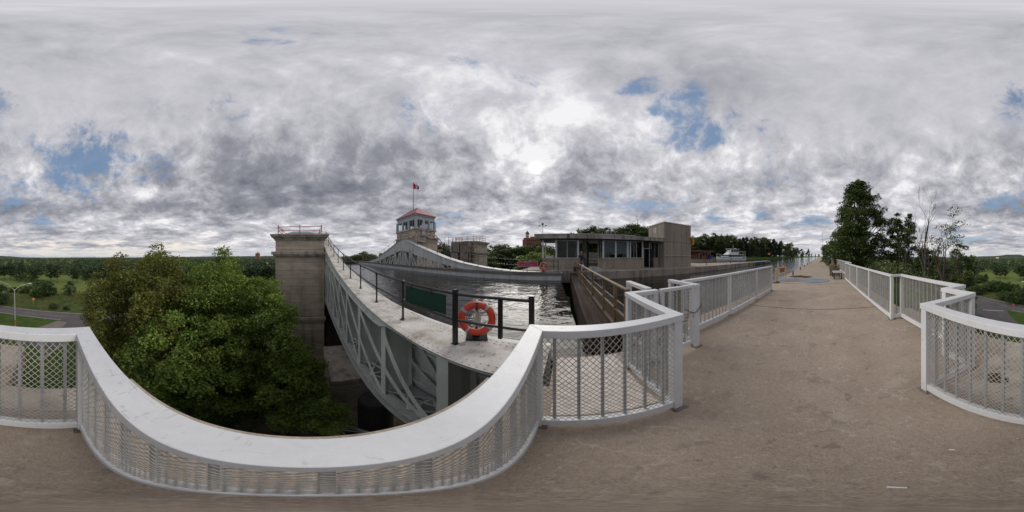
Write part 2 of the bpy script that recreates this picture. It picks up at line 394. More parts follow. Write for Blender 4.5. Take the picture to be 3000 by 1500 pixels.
pm('grey_timber', [(0.10,0.085,0.075),(0.17,0.15,0.135),(0.24,0.22,0.20)], 2, 0.8, bump=0.3, bscale=20, stretch=(3,0.35,3), fine=(14,0.2))
pm('dark_steel', [(0.03,0.03,0.03),(0.055,0.052,0.05)], 3, 0.55)
pm('pit_earth', [(0.045,0.034,0.028),(0.085,0.065,0.052),(0.12,0.095,0.078)], 0.8, 0.95, bump=0.4, fine=(8,0.2))
pm('roof_red', [(0.340,0.150,0.167),(0.420,0.200,0.221)], 1.5, 0.7, fine=(9,0.08), streak=((0.30,0.10,0.10),0.4,2))
pm('cabin_blue', [(0.373,0.420,0.444),(0.469,0.507,0.528)], 1.5, 0.6, fine=(12,0.05), streak=((0.18,0.22,0.23),0.4,2.5))
pm('rail_red', [(0.30,0.045,0.05),(0.40,0.075,0.08)], 3, 0.5)
pm('roof_metal', [(0.15,0.20,0.215),(0.21,0.26,0.27)], 2, 0.5, fine=(9,0.08))
pm('frame_white', [(0.48,0.49,0.50),(0.56,0.57,0.58)], 4, 0.5)
pm('blind_white', [(0.34,0.37,0.38),(0.42,0.45,0.46)], 2, 0.8)
pm('dark_room', [(0.018,0.018,0.02),(0.035,0.033,0.034)], 2, 0.8)
pm('brick_red', [(0.200,0.089,0.064),(0.281,0.138,0.099)], 3, 0.9, fine=(12,0.15))
pm('brick_orange', [(0.302,0.145,0.085),(0.360,0.187,0.123)], 0.3, 0.9)
pm('roof_brown', [(0.075,0.05,0.042),(0.11,0.08,0.068)], 1, 0.85)
pm('stone_pale', [(0.42,0.38,0.30),(0.50,0.46,0.38)], 0.4, 0.9)
pm('asphalt', [(0.085,0.078,0.080),(0.125,0.113,0.113)], 0.25, 0.9, fine=(5,0.10), spots=[((0.17,0.155,0.15),0.60,0.35,0.5),((0.05,0.048,0.05),0.62,0.6,0.5)], bump=0.15, bscale=8)
pm('road_paint', [(0.50,0.50,0.48)], 2, 0.8)
pm('yellow_line', [(0.30,0.23,0.10)], 2, 0.8)
pm('gravel', [(0.15,0.13,0.11),(0.22,0.195,0.165)], 0.8, 0.95, fine=(8,0.15))
pm('bark', [(0.055,0.044,0.036),(0.10,0.082,0.068)], 5, 0.95, bump=0.6, bscale=18, stretch=(3,3,0.5), fine=(14,0.2))
pm('bark_red', [(0.06,0.04,0.034),(0.10,0.068,0.058)], 4, 0.95, bump=0.6, bscale=18, stretch=(3,3,0.5), fine=(14,0.2))
pm('dead_wood', [(0.11,0.098,0.09),(0.18,0.165,0.15)], 4, 0.9, bump=0.4, bscale=18, stretch=(3,3,0.5), fine=(14,0.2))
def leafm(name, c0, c1, c2, tr=0.36):
    pm(name, [c0, c1, c2], 0.55, 0.55, spec=0.35, detail=3, trans=tr, tone=True)
leafm('leaf_maple', (0.100,0.152,0.034), (0.140,0.208,0.044), (0.190,0.252,0.056))
leafm('leaf_olive', (0.095,0.112,0.029), (0.134,0.146,0.036), (0.168,0.168,0.043))
leafm('leaf_poplar', (0.044,0.072,0.023), (0.068,0.101,0.031), (0.091,0.124,0.039), 0.2)
leafm('leaf_wood', (0.058,0.086,0.032), (0.083,0.117,0.041), (0.120,0.152,0.051), 0.2)
leafm('leaf_pine', (0.022,0.043,0.020), (0.032,0.057,0.024), (0.046,0.073,0.030), 0.12)
leafm('leaf_bright', (0.09,0.14,0.018), (0.14,0.20,0.024), (0.19,0.24,0.03), 0.3)
leafm('leaf_shrub', (0.024,0.050,0.014), (0.038,0.072,0.019), (0.060,0.090,0.024), 0.2)
leafm('grass_blades', (0.060,0.095,0.020), (0.085,0.125,0.028), (0.12,0.15,0.04), 0.2)
pm('skin', [(0.33,0.18,0.12)], 8, 0.6)
pm('cloth_navy', [(0.015,0.022,0.05),(0.022,0.03,0.065)], 8, 0.9)
pm('cloth_shorts', [(0.16,0.10,0.085),(0.11,0.11,0.12)], 14, 0.9)
pm('cap_tan', [(0.36,0.27,0.19)], 8, 0.9)
pm('hair', [(0.05,0.035,0.03)], 8, 0.9)
pm('hull_white', [(0.56,0.57,0.57),(0.64,0.645,0.64)], 1, 0.3, spec=0.6)
pm('car_white', [(0.6,0.6,0.6)], 1, 0.25, spec=0.6)
pm('car_dark', [(0.02,0.022,0.045)], 1, 0.25, spec=0.6)
pm('trim_dark', [(0.012,0.012,0.016)], 3, 0.4)
pm('blue_paint', [(0.015,0.04,0.20)], 3, 0.5)
pm('wood_pale', [(0.30,0.28,0.25),(0.40,0.375,0.34)], 4, 0.8, stretch=(3,0.5,1), fine=(20,0.1))
pm('flower_pink', [(0.42,0.12,0.10),(0.50,0.28,0.20)], 20, 0.8)
pm('soil', [(0.030,0.020,0.013),(0.065,0.045,0.028),(0.095,0.07,0.04)], 5, 0.95, bump=0.8, fine=(20,0.25))
pm('steel_plate', [(0.156,0.174,0.198),(0.228,0.246,0.270)], 1.8, 0.65, fine=(20,0.1), spots=[((0.25,0.24,0.235),0.62,2.5,0.5)], bump=0.2)
pm('paper', [(0.75,0.75,0.72)], 8, 0.7)
pm('flag_red', [(0.50,0.02,0.025)], 3, 0.8)
pm('flag_white', [(0.62,0.60,0.60)], 3, 0.8)
pm('lamp_metal', [(0.34,0.35,0.36),(0.42,0.43,0.44)], 3, 0.5, 0.2)
pm('clock_face', [(0.5,0.48,0.42)], 3, 0.6)
pm('copper_green', [(0.12,0.16,0.15)], 3, 0.7)

def glass(name, tint, refl_rough=0.03, clear=0.5, fk=0.9):
    m = bpy.data.materials.new(name); m.use_nodes = True; nt = m.node_tree; nt.nodes.clear(); N = NT(nt)
    out = N.n('ShaderNodeOutputMaterial'); gl = N.n('ShaderNodeBsdfGlossy'); gl.inputs['Roughness'].default_value = refl_rough
    gl.inputs['Color'].default_value = (0.8,0.85,0.9,1)
    tr = N.n('ShaderNodeBsdfTransparent'); tr.inputs[0].default_value = (*tint, 1)
    fr = N.n('ShaderNodeFresnel'); fr.inputs[0].default_value = 1.5
    f = N.m('ADD', N.m('MULTIPLY', fr.outputs[0], fk), clear, clamp=True)
    mx = N.n('ShaderNodeMixShader'); N.l(f, mx.inputs[0]); N.l(tr.outputs[0], mx.inputs[1]); N.l(gl.outputs[0], mx.inputs[2]); N.l(mx.outputs[0], out.inputs[0])
    M[name] = m
glass('window_glass', (0.55,0.61,0.61), 0.02, 0.0, 0.55)
glass('cabin_glass', (0.80,0.83,0.84), 0.02, 0.05, 0.0)

def water_mat():
    m = bpy.data.materials.new('water'); m.use_nodes = True; nt = m.node_tree; N = NT(nt)
    b = nt.nodes['Principled BSDF']; b.inputs['Base Color'].default_value = (0.014,0.012,0.009,1); b.inputs['Roughness'].default_value = 0.03
    b.inputs['IOR'].default_value = 1.333; b.inputs['Specular IOR Level'].default_value = 0.25
    g = N.n('ShaderNodeNewGeometry'); p = g.outputs['Position']
    w = N.v('MULTIPLY', p, (1.0, 0.62, 1.0)).outputs[0]
    h = N.m('ADD', N.m('MULTIPLY', N.noise(w, 1.5, 3, 0.5, 0.6), 1.0), N.m('MULTIPLY', N.noise(w, 5.5, 3, 0.5, 0.4), 0.24))
    bn = N.n('ShaderNodeBump'); bn.inputs['Strength'].default_value = 1.0; bn.inputs['Distance'].default_value = 0.065
    N.l(h, bn.inputs['Height']); N.l(bn.outputs[0], b.inputs['Normal'])
    M['water'] = m
water_mat()

def terrain_mat():
    m = bpy.data.materials.new('ground'); m.use_nodes = True; nt = m.node_tree; N = NT(nt)
    b = nt.nodes['Principled BSDF']; b.inputs['Roughness'].default_value = 0.95; b.inputs['Specular IOR Level'].default_value = 0.1
    g = N.n('ShaderNodeNewGeometry'); p = g.outputs['Position']
    f = N.noise(p, 0.05, 6, 0.6); f2 = N.noise(p, 0.6, 6, 0.65); f3 = N.noise(p, 6.0, 3, 0.6)
    mown = N.mix(N.sm(f2, 0.3, 0.7), (0.105,0.140,0.036), (0.140,0.175,0.048))
    rough = N.mix(N.sm(f2, 0.35, 0.65), (0.040,0.058,0.016), (0.085,0.095,0.030))
    rough = N.mix(N.sm(N.noise(p, 0.25, 5, 0.6), 0.55, 0.7), rough, (0.10,0.085,0.035))
    sx = N.n('ShaderNodeSeparateXYZ'); N.l(p, sx.inputs[0])
    k = N.sm(N.m('ADD', sx.outputs[0], N.m('MULTIPLY', N.m('SUBTRACT', f, 0.5), 20.0)), 70, 76)
    col = N.mix(k, rough, mown)
    k2 = N.sm(sx.outputs[0], 50.0, 49.0)
    col = N.mix(k2, col, N.mix(N.sm(f2, 0.3, 0.7), (0.040,0.072,0.016), (0.072,0.108,0.026)))
    col = N.mix(1.0, col, N.mix(f3, (0.8,0.8,0.8), (1.2,1.2,1.2)), 'MULTIPLY')
    N.l(col, b.inputs['Base Color'])
    bn = N.n('ShaderNodeBump'); bn.inputs['Strength'].default_value = 0.6; bn.inputs['Distance'].default_value = 0.15
    N.l(N.noise(p, 3.0, 6, 0.7), bn.inputs['Height']); N.l(bn.outputs[0], b.inputs['Normal'])
    M['ground'] = m
terrain_mat()
def hills_mat():
    m = bpy.data.materials.new('hills'); m.use_nodes = True; nt = m.node_tree; N = NT(nt)
    b = nt.nodes['Principled BSDF']; b.inputs['Roughness'].default_value = 1.0; b.inputs['Specular IOR Level'].default_value = 0.0
    g = N.n('ShaderNodeNewGeometry'); p = g.outputs['Position']
    N.l(N.mix(N.sm(N.noise(p, 0.03, 7, 0.7), 0.35, 0.65), (0.045,0.062,0.040), (0.085,0.105,0.075)), b.inputs['Base Color'])
    M['hills'] = m
hills_mat()

# ------------------------------------------------------------------ terrain
Z0 = -16.0
def ss(a, b, x):
    t = np.clip((x-a)/(b-a), 0, 1); return t*t*(3-2*t)
def terrain_h(X, Y):
    X = np.asarray(X, float); Y = np.asarray(Y, float)
    # land on the right bank falls away from the towpath
    e = ss(1.0, 9.0, Y)*(1-ss(3.0, 30.0, X - ss(15, 60, Y)*18))
    right = Z0 + (-0.35-Z0)*e
    # left bank beyond the lock house
    lm = ss(-13.0, -2.0, Y + 0.12*(X+16)) * (1.0)
    left = Z0 + (0.12-Z0)*lm + ss(-24, -60, X)*lm*1.0
    h = np.where(X > 2.4, right, np.where(X < -15.5, left, np.where(Y > 2.0, -3.0, Z0)))
    # canal basin hollow on the far bank
    shore = -17.0 - ss(44, 47, Y)*24 + ss(120, 330, Y)*32
    basin = ss(0, 3.5, X-shore)*ss(43.5, 46, Y)*(X < -15.5)
    h = np.where((X < -15.5) & (Y > 10), 0.12+ss(-24,-60,X)-3.2*basin, h)
    h = np.where((X < -15.5) & (X > -37.4) & (Y > 22) & (Y < 62), -3.0, h)
    h = np.where((Y > 330) & (X < 3) & (X > -60), 0.5, h)
    rr_ = np.hypot(X, Y); h = h - np.clip(rr_-650, 0, None)*0.03
    return h
def axis_lines():
    a = list(np.arange(-60, 60.1, 1.5)); s = 1.5; x = 60.0
    while x < 4200:
        s = min(s*1.17, 260); x += s; a.append(x); a.insert(0, -x)
    return np.array(a)
xs = axis_lines()
ys = np.array(sorted(set([round(v+20, 3) for v in axis_lines()])))
def grid_obj(name, xs, ys, hf, mat):
    X, Y = np.meshgrid(xs, ys); Z = hf(X, Y)
    n, m_ = X.shape
    v = np.stack([X.ravel(), Y.ravel(), Z.ravel()], 1)
    i = np.arange(n*m_).reshape(n, m_)
    f = np.stack([i[:-1,:-1].ravel(), i[:-1,1:].ravel(), i[1:,1:].ravel(), i[1:,:-1].ravel()], 1)
    return np_mesh(name, v, f, mat)
def np_mesh(name, v, f, mat, parent=None, tone=None, smooth=False, world=True):
    me = bpy.data.meshes.new(name); k = f.shape[1]
    if parent is not None and world: v = v - np.array(wloc(parent))
    me.vertices.add(len(v)); me.vertices.foreach_set('co', v.astype(np.float32).ravel())
    me.loops.add(f.size); me.loops.foreach_set('vertex_index', f.astype(np.int32).ravel())
    me.polygons.add(len(f)); me.polygons.foreach_set('loop_start', np.arange(0, f.size, k, dtype=np.int32))
    me.polygons.foreach_set('loop_total', np.full(len(f), k, dtype=np.int32))
    if tone is not None:
        ca = me.color_attributes.new('tone', 'FLOAT_COLOR', 'POINT')
        ca.data.foreach_set('color', tone.astype(np.float32).ravel())
    me.materials.append(M[mat]); me.update(calc_edges=True); me.validate()
    if smooth: me.polygons.foreach_set('use_smooth', np.ones(len(f), bool))
    o = bpy.data.objects.new(name, me); C.objects.link(o)
    if parent is not None: o.parent = parent
    return o
struct(grid_obj('ground', xs, ys, terrain_h, 'ground'))

# hills round the horizon, heights following the skyline
def hills():
    prof = [(0,750),(30,752),(70,755),(140,756),(240,755),(420,755),(600,752),(760,751),(880,750),(1000,752),(1130,753),(1300,755),(1500,755),(1700,752),(1900,750),(2100,748),(2250,750),(2400,754),(2600,754),(2800,755),(2860,752),(2915,751),(2950,747),(2985,746),(3000,750),(3040,756)]
    rng = np.random.RandomState(3); v = []; f = []; n = 720
    for i in range(n):
        px = 3000*i/n
        for (a, b), (c, d) in zip(prof, prof[1:]):
            if a <= px <= c: y = b+(d-b)*(px-a)/(c-a); break
        y += rng.uniform(-0.5, 0.5)
        for dd, k in ((1500, 0), (1700, 0.7), (1900, 1.0), (2600, 0.9), (3400, 0)):
            p = polar(px, dd); top = ztop(y-0.8, 1900)
            v.append((p.x, p.y, -110 + (top+110)*k))
    v = np.array(v)
    for i in range(n):
        j = (i+1) % n
        for k in range(4): f.append((i*5+k, j*5+k, j*5+k+1, i*5+k+1))
    return struct(np_mesh('hills', v, np.array(f), 'hills', smooth=True))
hills()

# canal water: chamber and upper reach share one level
WZ = -0.46
w = MB(); w.add([(-50,1.2,WZ),(-2.75,1.2,WZ),(-2.75,345,WZ),(-50,345,WZ)], [(0,1,2,3)])
struct(w.build('canal_water', 'water'))
w = MB(); w.add([(-13.55,-43.0,WZ),(-2.75,-43.0,WZ),(-2.75,0.43,WZ),(-13.55,-0.3,WZ)], [(0,1,2,3)])
struct(w.build('chamber_water', 'water'))

# lower roads
def sheet(name, poly, z, mat):
    b = MB(); b.add([(x,y,z) for x,y in poly], [tuple(range(len(poly)))]); return b.build(name, mat)
def strip(name, pts, wd, z, mat):
    b = MB(); vs = []
    for i, p in enumerate(pts):
        a = Vector(pts[max(i-1,0)]); c = Vector(pts[min(i+1,len(pts)-1)]); d = (c-a).normalized(); nn = Vector((-d.y, d.x))
        vs += [(p[0]+nn.x*wd/2, p[1]+nn.y*wd/2, z), (p[0]-nn.x*wd/2, p[1]-nn.y*wd/2, z)]
    b.add(vs, [(2*i, 2*i+1, 2*i+3, 2*i+2) for i in range(len(pts)-1)]); return b.build(name, mat)
far_edge = [(75,150),(66,85),(59.5,48),(58.1,40.1),(55.8,30.2),(53.2,17.9),(52.4,12.5),(51.3,8.4),(49.8,1.6),(48.7,-3.2),(47.1,-8.1),(44,-18),(38,-34),(28,-55)]
near_edge = [(67,152),(58.5,86),(52,50),(50.8,42),(48.6,32),(46.4,20),(45.6,13),(44.4,6.0),(42.3,-2.0),(41.3,-5.5),(39.8,-10),(36.5,-20),(30.5,-36),(21,-58)]
struct(sheet('road', far_edge+near_edge[::-1], Z0+0.03, 'asphalt'))
acc = [(49.8,37),(47,21.5),(44.7,20.3),(41,17.5),(36.8,13.3),(33,8.5),(33.2,6),(36.8,3.8),(42.2,-1),(40.8,-9),(33,-5.5),(29.1,-1.9),(25,1),(21.3,3.4),(16.6,4.9),(10,6.5),(10,14),(20,19),(30,24),(40,32)]
struct(sheet('access_road', acc, Z0+0.034, 'asphalt'))
gr = [(36.8,3.8),(41.6,-1.2),(40.6,-3.5),(36,-1.5),(34.2,2.5)]
struct(sheet('gravel_patch', gr, Z0+0.038, 'gravel'))
struct(strip('edge_line', [(p[0]-.25,p[1]) for p in far_edge], 0.16, Z0+0.042, 'road_paint'))
struct(strip('edge_line', [(p[0]+.25,p[1]) for p in near_edge[5:9]], 0.16, Z0+0.042, 'road_paint'))
mid = [((a[0]+b[0])/2, (a[1]+b[1])/2) for a, b in zip(far_edge, near_edge)]
struct(strip('centre_line', mid, 0.14, Z0+0.042, 'yellow_line'))
struct(strip('stop_line', [(45.2,21.8),(43.0,28.0)], 0.4, Z0+0.042, 'road_paint'))
kb = MB()
kp = [(29.1,-1.9),(25,1),(21.3,3.4),(16.6,4.9),(10,6.5)]
for a, b in zip(kp, kp[1:]): kb.beam((a[0],a[1],Z0+.05), (b[0],b[1],Z0+.05), 0.18, 0.14, ext=.02)
struct(kb.build('kerb', 'ledge_concrete'))

# ------------------------------------------------------------------ walkway, platform, docks
b = MB()
b.prism([(-2.26,-0.15),(-1.55,-0.15),(-1.55,-0.80),(1.52,-0.80),(1.52,0.44),(2.55,0.44),(2.55,4.2),(2.3,4.2),(2.3,120),(-2.85,120),(-2.85,1.95),(-2.75,1.25),(-2.26,1.05)], -0.5, 0.0)
struct(b.build('walkway', 'deck_concrete', bevel=0.01))
b = MB(); b.prism([(-2.9,120),(2.3,120),(2.3,340),(-2.9,340)], -3.0, -0.05)
struct(b.build('towpath', 'deck_concrete'))
b = MB(); b.prism([(-2.2,-0.1),(-1.5,-0.1),(-1.5,-0.74),(1.46,-0.74),(1.46,0.5),(2.49,0.5),(2.49,9),(-2.8,9),(-2.8,1.3),(-2.2,1.1)], Z0-.3, -0.5)
b.box(-2.8, 2.4, 9.0, 120, -3.0, -0.5)
tag(b.build('abutment_wall', 'old_concrete'), 'weathered concrete abutment under the viewing platform and walkway', 'wall')
b = MB(); b.prism([(-2.18,-0.10),(-1.06,-0.10),(-1.06,0.70),(-2.18,0.70)], 0.004, 0.03)
tag(b.build('cover_slab', 'slab_pale', bevel=0.008), 'pale textured slab lying behind the side railing next to the lock', 'slab')
for i, (px, py, r_) in enumerate([(2922,1110,.10)]):  # flat dark patch laid on the ledge to stand for a dark drain hole
    p = ground(px, py, 0); b = MB()
    pts = [(p.x+r_*math.cos(a)*(1+.25*math.sin(3*a)), p.y+r_*1.3*math.sin(a)) for a in np.linspace(0, 2*PI, 15)[:-1]]
    b.prism(pts, 0.003, 0.012); tag(b.build('drain_hole_patch', 'soil'), 'dark brown patch in place of a drain hole in the pale ledge behind the railing', 'dark patch')
b = MB(); b.box(1.14,1.50,-.76,.40,.002,.006); b.box(1.14,2.52,.46,1.12,.0021,.006); b.box(1.10,1.50,.401,.459,.0022,.006); b.box(1.66,2.5,1.3,1.6,.002,.006)
struct(b.build('pale_ledge', 'ledge_concrete'))
b = MB(); b.box(-1.53,1.50,-.79,-.64,.002,.007); struct(b.build('rough_edge', 'ledge_concrete'))
# expansion joints
jb = MB()
for y in (4.7, 9.2, 16.0, 24.0, 33.0, 45.0): jb.box(-2.8, 1.75, y, y+.02, 0.002, 0.006)
struct(jb.build('pavement_joints', 'pit_earth'))
# round steel plate with its strip, soil heap, litter
b = MB()
cx, cy, rr = -0.45, 10.55, 1.02
pts = []
for k in range(29):
    a = R(-150)+R(300)*k/28; pts.append((cx+rr*math.cos(a), cy+rr*math.sin(a)))
pts += [(-2.75, cy+0.62), (-2.75, cy-0.62)]
b.prism(pts, 0.004, 0.022)
for x in (-1.55, -2.15): b.box(x, x+.03, cy-.6, cy+.6, 0.023, 0.026)
tag(b.build('cover_plate', 'steel_plate'), 'grey steel cover plate, round with a straight strip, set in the walkway', 'cover plate')
def mound(name, c, rx, ry, h, mat, seed, label, cat):
    rng = random.Random(seed); vs = []; fs = []; n = 22; m_ = 7
    for j in range(m_):
        t = j/(m_-1); rr_ = math.cos(t*PI/2); hh = math.sin(t*PI/2)**1.5
        for k in range(n):
            a = 2*PI*k/n; q = 1+.22*math.sin(2*a+seed)+.15*math.sin(5*a)+rng.uniform(-.1,.1)
            vs.append((c[0]+rx*rr_*q*math.cos(a), c[1]+ry*rr_*q*math.sin(a), c[2]+h*hh*(1+rng.uniform(-.2,.2))))
    for j in range(m_-1):
        for k in range(n):
            k2 = (k+1)%n; fs.append((j*n+k, j*n+k2, (j+1)*n+k2, (j+1)*n+k))
    b = MB(); b.add(vs, fs); return tag(b.build(name, mat), label, cat)
mound('soil_heap', (-1.55, 12.3, 0.0), 0.72, 0.5, 0.10, 'soil', 2, 'low heap of dark brown soil beside the round steel plate', 'soil heap')
for px, py, s_, ang, nm, mt, lb in [(2627,1428,.016,.3,'paper_scrap','paper','larger white paper scrap lying nearest the camera foot'),(2789,1318,.012,.1,'paper_scrap','paper','small white paper scrap lying on the walkway towards the right railing')]:
    p = ground(px, py, 0); b = MB(); d = Vector((math.cos(heading(px)), -math.sin(heading(px)), 0)); e = Vector((d.y, -d.x, 0))
    d2 = (d+e*ang).normalized(); 
    q = [p-d2*s_-e*.006, p+d2*s_-e*.006, p+d2*s_+e*.006, p-d2*s_+e*.006]
    b.plate([(v_.x, v_.y, 0.003) for v_ in q], (0,0,.0015)); tag(b.build(nm, mt), lb, 'litter')
p = ground(2982, 1288, 0); g_ = thing('cigarette_butt', 'orange and white cigarette butt on the walkway by the side railing', 'cigarette butt', (p.x, p.y, 0))
b = MB(); b.tube([(p.x-.012,p.y-.004,.005),(p.x+.006,p.y+.003,.005)], .004, 8); b.build('filter', 'orange_paint', g_)
b = MB(); b.tube([(p.x+.006,p.y+.003,.005),(p.x+.014,p.y+.006,.005)], .004, 8); b.build('paper_end', 'paper', g_)

# left-bank quay
b = MB()
b.prism([(-14.1,1.15),(-14.1,22),(-14.7,30),(-14.7,33.5),(-16.8,33.5),(-21,22.5),(-42,22.5),(-42,-2.0),(-34,-4.2),(-15.1,-4.2),(-15.1,-0.9),(-14.9,1.15)], -0.9, 0.24)
struct(b.build('quay', 'dock_concrete', bevel=0.03))
b = MB(); b.box(-42,-14.2,1.3,22.3,-3.4,-0.9); struct(b.build('quay_footing', 'old_concrete'))
b = MB(); b.box(-16.5, -14.72, 33.6, 46.0, -0.18, 0.22)
for y in (33.8, 38, 42, 45.7): b.box(-14.70, -14.60, y, y+.25, -0.9, 0.15)
pier = tag(b.build('floating_jetty', 'dock_concrete'), 'long concrete jetty with a blue edge beyond the lock house', 'jetty')
b = MB(); b.box(-14.715, -14.66, 33.7, 41.5, -0.15, 0.17); b.build('blue_edge', 'blue_paint', pier)
b = MB(); b.box(-60, -37.0, 47, 60, -1.5, 0.30); b.box(-37.0,-36.6,22.4,60,-1.5,0.42); b.box(-60,-37,22.4,47,-1.5,.30)
struct(b.build('basin_wall', 'dock_concrete'))

# ------------------------------------------------------------------ white railings
RH = 1.15; RW = 0.092
def offset_pts(pts, w):                        # offset polyline to the left of travel by w with mitres
    out = []
    P = [Vector(p) for p in pts]
    for i, p in enumerate(P):
        ns = []
        for a, b_ in ((i-1, i), (i, i+1)):
            if a >= 0 and b_ < len(P):
                d = (P[b_]-P[a]).normalized(); ns.append(Vector((-d.y, d.x)))
        if len(ns) == 1: out.append(p+ns[0]*w)
        else:
            n_ = (ns[0]+ns[1]); out.append(p+n_*(w/(1+ns[0].dot(ns[1]))))
    return out
def diamond(mb, a, b, z0, z1, off, w=0.040, h=0.056, t=0.0038):
    a = Vector(a); b = Vector(b); L = (b-a).length; d = (b-a)/L; s = h/w; Hh = z1-z0
    n_ = Vector((-d.y, d.x))
    for sgn in (1, -1):
        c0 = -Hh/s if sgn > 0 else 0; c1 = L if sgn > 0 else L+Hh/s; c = c0+w/2
        while c < c1:                           # line x = c + sgn*z/s
            za, zb = 0.0, Hh
            if sgn > 0: za = max(0, -c*s); zb = min(Hh, (L-c)*s)
            else: za = max(0, (c-L)*s); zb = min(Hh, c*s)
            if zb-za > 0.01:
                xa = c+sgn*za/s; xb = c+sgn*zb/s; o = n_*(off+0.0015*sgn)
                A = a+d*xa+o; B = a+d*xb+o
                mb.beam((A.x,A.y,z0+za),(B.x,B.y,z0+zb), t, 0.003, up=(n_.x,n_.y,0))
            c += w
def rail_run(label, inner, outer, cat='railing', h=RH, posts=(0, 1), inner_posts=(), bars=0.135, mesh=True, group=None, barmat='galvanised', mw=0.040, mh=0.056, mt=0.0038):
    (a, b), (oa, ob) = inner, outer
    a, b, oa, ob = map(Vector, (a, b, oa, ob))
    d = (b-a).normalized(); L0 = (b-a).length; n_ = Vector((-d.y, d.x))
    if (oa-a).dot(n_) < 0: n_ = -n_
    mid = ((a+b)/2+n_*RW/2)
    root = thing('railing', label, cat, (mid.x, mid.y, 0), group)
    mb = MB(); mb.prism([tuple(a), tuple(b), tuple(ob), tuple(oa)] if (b-a).cross(oa-a) > 0 else [tuple(oa), tuple(ob), tuple(b), tuple(a)], h-0.052, h)
    mb.build('top_rail', 'rail_white', root, bevel=0.003)
    ca = (a+oa)/2; cb = (b+ob)/2               # centre line
    La = (ca-a).dot(d); s0 = max((ca-a).dot(d), 0) ; L = (cb-ca).dot(d)
    pw = 0.076
    ps = []
    if 0 in posts: ps.append(0.045 if (oa-a).dot(d) >= -1e-6 else 0.0)
    P0 = ca; 
    pos = []
    if 0 in posts: pos.append(0.0 if abs((oa-a).dot(d)) > .01 else pw/2)
    pos += [s for s in inner_posts]
    if 1 in posts: pos.append(L if abs((ob-b).dot(d)) > .01 else L-pw/2)
    for s in pos:
        c = P0+d*s; mb = MB()
        q = [c+d*(i*pw/2)+n_*(j*pw/2) for i, j in ((-1,-1),(1,-1),(1,1),(-1,1))]
        if d.cross(n_) < 0: q = q[::-1]
        mb.prism([tuple(v) for v in q], 0.012, h-0.0535); po = mb.build('post', 'rail_white', root, bevel=0.003)
        mb = MB(); q = [c+d*(i*.062)+n_*(j*.074) for i, j in ((-1,-1),(1,-1),(1,1),(-1,1))]
        if d.cross(n_) < 0: q = q[::-1]
        mb.prism([tuple(v) for v in q], 0.001, 0.0115)
        for i, j in ((-1,-1),(1,1)):
            e = c+d*(i*.05)+n_*(j*.06); mb.lathe([(0.009,0.012),(0.009,0.022),(0.004,0.026)], (e.x,e.y,0), 8)
        mb.build('base_plate', 'base_steel', po)
    e0 = P0+d*pw*.5; e1 = P0+d*(L-pw*.5)
    mb = MB(); q = [e0-n_*.028, e1-n_*.028, e1+n_*.028, e0+n_*.028]
    if d.cross(n_) < 0: q = q[::-1]
    mb.prism([tuple(v) for v in q], 0.035, 0.135); mb.build('bottom_rail', 'rail_white', root, bevel=0.003)
    if mesh:
        mb = MB(); diamond(mb, e0, e1, 0.137, h-0.054, -0.012*(1 if d.cross(n_) > 0 else -1), mw, mh, mt)
        mb.build('mesh_panel', 'mesh_metal', root)
    if bars:
        Lb = (e1-e0).length; k = max(1, int(round(Lb/bars))); lst = [e0+d*(Lb*(i+.5)/k) for i in range(k)]
        near = lst if len(lst) <= 100 else lst[:100]
        for c in near:
            mb = MB(); q = [c+d*(i*.0095)+n_*(.014+j*.009) for i, j in ((-1,-1),(1,-1),(1,1),(-1,1))]
            if d.cross(n_) < 0: q = q[::-1]
            mb.prism([tuple(v) for v in q], 0.1355, h-0.0525); mb.build('baluster', barmat, root)
        if len(lst) > 100:
            mb = MB()
            for c in lst[100:]:
                q = [c+d*(i*.0095)+n_*(.014+j*.009) for i, j in ((-1,-1),(1,-1),(1,1),(-1,1))]
                if d.cross(n_) < 0: q = q[::-1]
                mb.prism([tuple(v) for v in q], 0.1355, h-0.0525)
            tag(mb.build('balusters', barmat, root), kind='stuff')
    return root
chain = [(1.60,10.9),(1.60,3.5),(1.87,3.5),(1.87,1.68),(1.52,1.68),(1.52,1.24),(0.86,1.24),(0.86,-0.125),(-0.90,-0.125),(-0.90,0.81),(-1.78,0.81),(-1.78,1.16)]
outer = offset_pts(chain, RW)
labs = ['long white mesh railing along the right edge of the walkway beside the bench',
        'very short white railing return at the bend of the right-hand railing',
        'white railing of the shallow side bay, nearest the road below',
        'short white railing return closing the side bay on the right',
        'short white railing stretch between the two right-hand corners',
        'white railing stepping inward to the free-standing post with the base plate',
        'curving white mesh railing to the left of the tree, above the dark drain-hole patch',
        'broad white railing right in front of the camera, with scratched top and the tree behind',
        'white mesh railing in front of the pale textured slab',
        'white railing running out towards the brown gangway',
        'short white railing between the corner and the small gate']
ip = {0: (1.85,3.7,5.55), 2: ()}
for i in range(len(chain)-1):
    ends = (0, 1) if i == 0 else (1,)
    rail_run(labs[i], (chain[i], chain[i+1]), (tuple(outer[i]), tuple(outer[i+1])), posts=ends, inner_posts=ip.get(i, ()), mesh=(i != 1))
def rr(label, a, b, side=1, **k):
    a = Vector(a); b = Vector(b); d = (b-a).normalized(); n_ = Vector((-d.y, d.x))*side
    return rail_run(label, (tuple(a), tuple(b)), (tuple(a+n_*RW), tuple(b+n_*RW)), **k)
rr('white mesh railing between the walkway and the canal, seen against the water', (-2.20,7.15), (-2.20,1.97), side=-1, inner_posts=(1.78,3.57))
rr('short white railing across the end of the canal-side railing, behind the gate post', (-1.76,1.92), (-2.50,1.92), side=1, mesh=False)
rr('small open white railing frame over the canal beside the gangway', (-1.97,1.16), (-2.72,1.16), side=1, mesh=False, bars=0)
